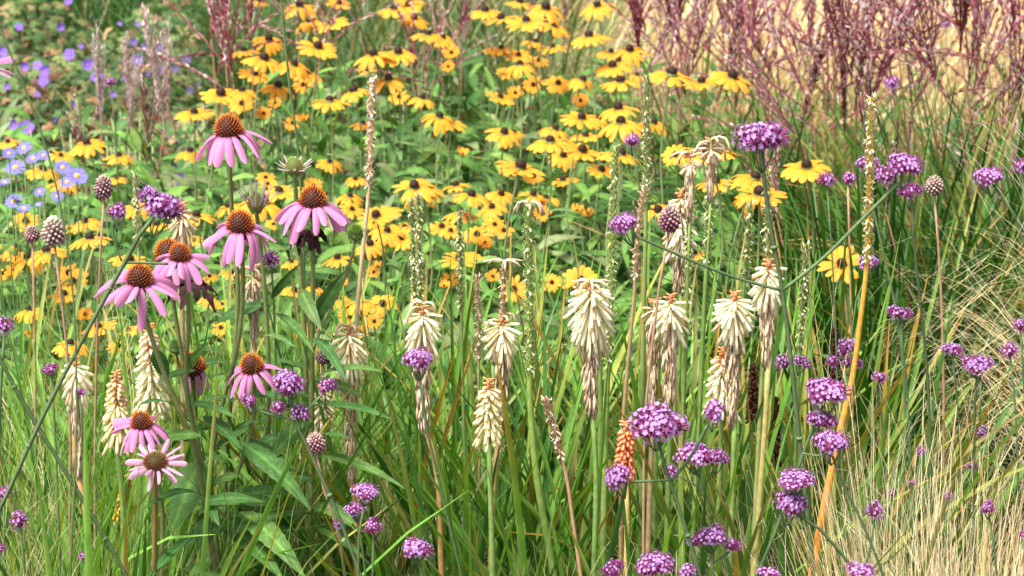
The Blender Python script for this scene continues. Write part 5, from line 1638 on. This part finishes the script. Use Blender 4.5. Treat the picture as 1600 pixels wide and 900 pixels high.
POKERS = [  # label, d, px, top, mid, bot, wtop, wbot, path below, stem r, col, kwargs
    ("tall cream poker flower with red tip, at left behind the low pink coneflowers", 3.05, 233, 520, 652, 652, 22, 66, [(238, 700), (242, 905)], GSTEM, dict(style="cone", n=96)),
    ("cream yellow poker flower with orange top, left of the tall cream one", 3.0, 181, 594, 694, 694, 18, 56, [(190, 760), (194, 905)], GSTEM, dict(style="cone", n=80, cream=(.92, .83, .50))),
    ("half withered cream poker at far left with long tan remains", 3.0, 117, 572, 640, 735, 40, 34, [(127, 760), (138, 905)], (.42, .26, .10), dict(n=34)),
    ("withered cream poker in front of the bent tan stalk", 3.15, 545, 522, 604, 745, 58, 44, [(553, 760), (556, 905)], (.60, .33, .10), dict(n=40, dangle=5)),
    ("half withered poker directly above the middle purple verbena head", 3.1, 660, 492, 560, 662, 66, 50, [(672, 690), (690, 905)], (.48, .27, .11), dict(n=40, dangle=7)),
    ("cream skirted poker with a long bare withered top, centre", 3.15, 784, 508, 572, 650, 64, 44, [(775, 720), (766, 905)], (.46, .28, .12), dict(n=46, dangle=4)),
    ("small pale yellow poker low in the middle strap leaves", 3.0, 763, 606, 690, 690, 30, 48, [(766, 760), (770, 905)], GSTEM, dict(style="cone", n=80, cream=(.92, .87, .55))),
    ("fullest cream poker flower, hanging white skirt over tan withered tubes", 3.05, 924, 452, 550, 640, 66, 52, [(930, 700), (928, 905)], GSTEM, dict(n=90, dangle=5)),
    ("slim cream poker flower, right one of the twin pair", 3.1, 1048, 474, 538, 632, 66, 44, [(1046, 700), (1040, 905)], GSTEM, dict(n=44)),
    ("withered brown poker, left one of the twin pair", 3.12, 1022, 482, 520, 645, 40, 32, [(1018, 700), (1012, 905)], (.45, .32, .16), dict(n=16, cream=(.6, .48, .34), red=False)),
    ("cream poker flower with orange tip left of the forked stem", 3.05, 1148, 470, 545, 655, 74, 50, [(1146, 720), (1140, 905)], GSTEM, dict(n=60)),
    ("small cream poker with coral tip, low behind the single round verbena head", 3.1, 1128, 556, 640, 640, 30, 56, [(1125, 720), (1120, 905)], GSTEM, dict(style="cone", n=64)),
    ("cream and tan poker with withered tubes touching the forked verbena stem", 3.0, 1201, 420, 490, 560, 56, 40, [(1198, 620), (1178, 905)], (.36, .33, .12), dict(n=34)),
    ("pale cream poker behind the small round seedhead, right of centre", 3.45, 1064, 308, 392, 450, 40, 52, [(1062, 520), (1055, 905)], GSTEM, dict(style="cone", n=90, cream=(.88, .83, .64))),
    ("beige withered poker behind the tilted purple head at left", 3.3, 284, 330, 384, 430, 36, 32, [(285, 520), (290, 905)], (.4, .3, .15), dict(n=24, cream=(.78, .68, .48))),
    ("small cream poker under the long coneflower leaf", 3.2, 505, 614, 668, 690, 28, 42, [(508, 740), (512, 905)], GSTEM, dict(style="cone", n=40)),
    ("coral orange poker flower between the purple heads", 2.95, 978, 672, 752, 752, 18, 33, [(980, 800), (978, 905)], (.5, .35, .12), dict(style="cone", n=80, cream=(.82, .22, .08), tipcol=(.84, .36, .16))),
    ("small yellow orange poker deep in the strap leaves at lower left", 3.25, 190, 758, 812, 812, 16, 38, [(192, 850), (194, 905)], GSTEM, dict(style="cone", n=60, cream=(.82, .50, .04), red=False)),
    ("withered tan poker behind the pink coneflowers, left of the straight stem", 3.3, 395, 432, 460, 525, 38, 32, [(396, 600), (398, 905)], (.5, .36, .18), dict(n=14, cream=(.68, .52, .34), red=False, dangle=4)),
    ("withered poker with dangling dry tubes in front of the widest daisy", 3.1, 1111, 232, 262, 300, 44, 22, [(1108, 360), (1102, 450), (1094, 620), (1080, 905)], GSTEM, dict(r=.5, n=12, cream=(.72, .6, .42), red=False, dangle=6)),
    ("dry seed spike with long cream side tube, left of the widest daisy", 3.1, 1078, 258, 276, 330, 40, 20, [(1076, 400), (1073, 480), (1068, 620), (1060, 905)], GSTEM, dict(r=.5, n=8, cream=(.72, .6, .42), red=False, dangle=7)),
]


def pokers():
    for lab, d, path, bend, rad, c0, c1, fl, n in STALKS:
        last = at(*path[-1], d)
        base = np.array([last[0], d + .02, 0])
        t = thing("seed_stalk", lab, "seed stalk", base, "beaded seed stalks of faded pokers")
        P = [at(x, y, d) - base for x, y in path] + [np.zeros(3)]
        ms = MB()
        S = tube(ms, P, [rad[0] * .75, rad[0], (rad[0] + rad[1]) / 2, rad[1], rad[1]], c0, 8, 40, col2=c1)
        ms.build("stem", M_STEM, t)
        zb = at(path[0][0], bend, d)[2] - base[2]
        up = [s for s in S if s[2] > zb]
        mb = MB()
        if len(up) > 2:
            beads(mb, up, rad[0], c0, int(n * 1.5), fl, .0105)
            mb.build("bracts", M_DRY, t)
        if "dry tubes" in lab:
            md = MB()
            for i in range(7):
                a = i * 2.4
                p = S[0]
                o = np.array([math.cos(a), math.sin(a) * .5, 0])
                tube(md, [p, p + o * .01 + np.array([0, 0, .003]), p + o * .022 + np.array([0, 0, -.016])], [.001, .002, .0012], vary((.6, .47, .32), .2), 5, 5)
            md.build("dangling_tubes", M_DRY, t)
    for lab, d, px, top, mid, bot, wt, wb, path, sc, kw in POKERS:
        last = at(*path[-1], d)
        base = np.array([last[0], d + .02, 0])
        t = thing("poker_flower", lab, "poker flower", base, "cream poker flowers in front")
        rk = kw.pop("r", 1.0)
        poker(t, px, top, mid, bot, wt, wb, d, base=base, **kw)
        ms = MB()
        P = [at(px, bot - 6, d) - base] + [at(x, y, d) - base for x, y in path] + [np.zeros(3)]
        tube(ms, P, np.array([.0034, .0048, .0052]) * rk, vary(sc, .1), 8, 16)
        ms.build("stem", M_STEM, t)
    # a long withered top above the skirt of the centre poker
    # (its bare axis carries dry flecks)


pokers()


def withered_tops():
    for px, y0, y1, d, idx in ((787, 408, 510, 3.15, 5), (923, 440, 455, 3.05, 7)):
        t = [o for o in bpy.data.objects if o.get("label") == POKERS[idx][0]][0]
        base = np.array(t.location)
        P = [at(px, y0, d) - base, at(px - 1, (y0 + y1) / 2, d) - base, at(POKERS[idx][2], y1 + 4, d) - base]
        mb = MB()
        tube(mb, P, [.002, .0032, .0034], (.40, .24, .14), 6, 10)
        beads(mb, P, .003, (.4, .26, .15), 70 if y1 - y0 > 40 else 12, TAN_F)
        for i in range(6):
            a = i * 2.4
            o = np.array([math.cos(a), math.sin(a) * .5, 0])
            tube(mb, [P[0], P[0] + o * .012 + np.array([0, 0, .002]), P[0] + o * .028 + np.array([0, 0, -.006 * (i % 4)])], [.001, .0018, .001], vary((.62, .5, .36), .2), 5, 5)
        mb.build("withered_top", M_DRY, t)


withered_tops()

# ------------------------------------------------------------------ drumstick seedheads, dock spikes
def seedheads():
    L = [(84, 362, 34, 46, 3.15, (.66, .60, .46), (.34, .18, .22), [(90, 420), (104, 540), (110, 905)], "large pale drumstick seedhead at left above the yellow daisies"),
         (50, 366, 22, 26, 3.3, (.45, .32, .28), (.30, .12, .16), [(52, 420), (60, 905)], "small mauve drumstick seedhead left of the large pale one"),
         (162, 292, 26, 36, 3.2, (.42, .34, .30), (.30, .13, .18), [(160, 340), (155, 440), (150, 905)], "mauve drumstick seedhead beside the two purple heads at left"),
         (1046, 343, 30, 40, 3.05, (.38, .28, .26), (.28, .08, .15), [(1040, 375), (1028, 470), (1012, 600), (1005, 905)], "reddish drumstick seedhead in front of the pale cream poker"),
         (493, 692, 28, 32, 3.0, (.45, .33, .28), (.34, .12, .17), [(493, 720), (520, 800), (540, 905)], "pinkish drumstick seedhead beside the straight coneflower stem, low"),
         (505, 557, 22, 24, 3.25, (.26, .19, .17), (.18, .10, .12), [(506, 600), (510, 905)], "small dull brown seedhead right of the straight coneflower stem"),
         (1460, 290, 26, 30, 3.4, (.42, .34, .27), (.30, .18, .17), [(1462, 330), (1470, 905)], "beige drumstick seedhead between the purple heads at upper right"),
         (1325, 278, 14, 18, 3.5, (.3, .12, .2), (.3, .08, .18), [(1326, 330), (1330, 905)], "tiny magenta seedhead between two verbena heads near the beaded stalk")]
    for px, py, w_, h_, d, ct, cb, path, lab in L:
        last = at(*path[-1], d)
        base = np.array([last[0], d + .02, 0])
        t = thing("drumstick_seedhead", lab, "seedhead", base, "drumstick seedheads")
        p = at(px, py, d) - base
        rx, rz = w_ * .5 * d / FX, h_ * .5 * d / FX
        mb = MB()
        mb.tmpl(ell_t(rx * .8, rx * .8, rz * .85, 6, 10, np.array(cb) * .6), zframe((0, 0, 1), p))
        n = 84
        for i in range(n):
            f = (i + .5) / n
            th = math.acos(1 - 1.94 * f)
            a = i * 2.39996
            o = np.array([math.sin(th) * math.cos(a), math.sin(th) * math.sin(a), math.cos(th)])
            wd = 1 - .25 * max(0, o[2])
            c = np.array(ct) * (.5 + .5 * o[2]) + np.array(cb) * (.5 - .5 * o[2])
            s = rx * rnd.uniform(.15, .23)
            mb.tmpl(ell_t(s, s, s * 1.35, 4, 6, vary(c, .3)), zframe(o + np.array([0, 0, .15]), p + o * np.array([rx * wd, rx * wd, rz])))
        mb.build("seed_cluster", M_DRY, t)
        ms = MB()
        tube(ms, [p - np.array([0, 0, rz * .8])] + [at(x, y, d) - base for x, y in path] + [np.zeros(3)], [.0017, .0024, .0026], (.40, .22, .15), 6, 14, col2=(.3, .27, .12))
        ms.build("stem", M_STEM, t)
    D = [(1306, 515, 620, 3.35, "dark chocolate dock seed spike behind the purple cluster by the orange stalk"),
         (1176, 570, 660, 3.3, "dark brown dock seed spike right of the small cream poker"),
         (1211, 622, 725, 3.3, "dark brown dock seed spike in front of the forked stem's dark grass")]
    for px, y0, y1, d, lab in D:
        b = at(px, 905, d)
        base = np.array([b[0], d, 0])
        t = thing("dock_stalk", lab, "dock stalk", base, "dark dock seed spikes")
        mb = MB()
        p0, p1 = at(px, y0, d) - base, at(px, y1, d) - base
        for i in range(260):
            f = rnd.random()
            p = p0 * (1 - f) + p1 * f
            a = rnd.uniform(0, 6.28)
            rr = .010 * (.35 + .65 * f) * math.sqrt(rnd.random())
            q = p + np.array([math.cos(a) * rr, math.sin(a) * rr, rnd.uniform(-.003, .003)])
            mb.tmpl(ell_t(.0028, .0028, .0024, 3, 5, vary((.075, .025, .018), .5)), zframe((rnd.uniform(-1, 1), rnd.uniform(-1, 1), 1), q))
        mb.build("seeds", M_DRY, t)
        ms = MB()
        tube(ms, [p0, p1, np.zeros(3)], [.001, .003], (.13, .06, .03), 5, 8)
        ms.build("stem", M_STEM, t)


seedheads()

for o in bpy.data.objects:
    if o.parent is None and o.get("category") and not o.get("kind"):
        o["kind"] = "thing"
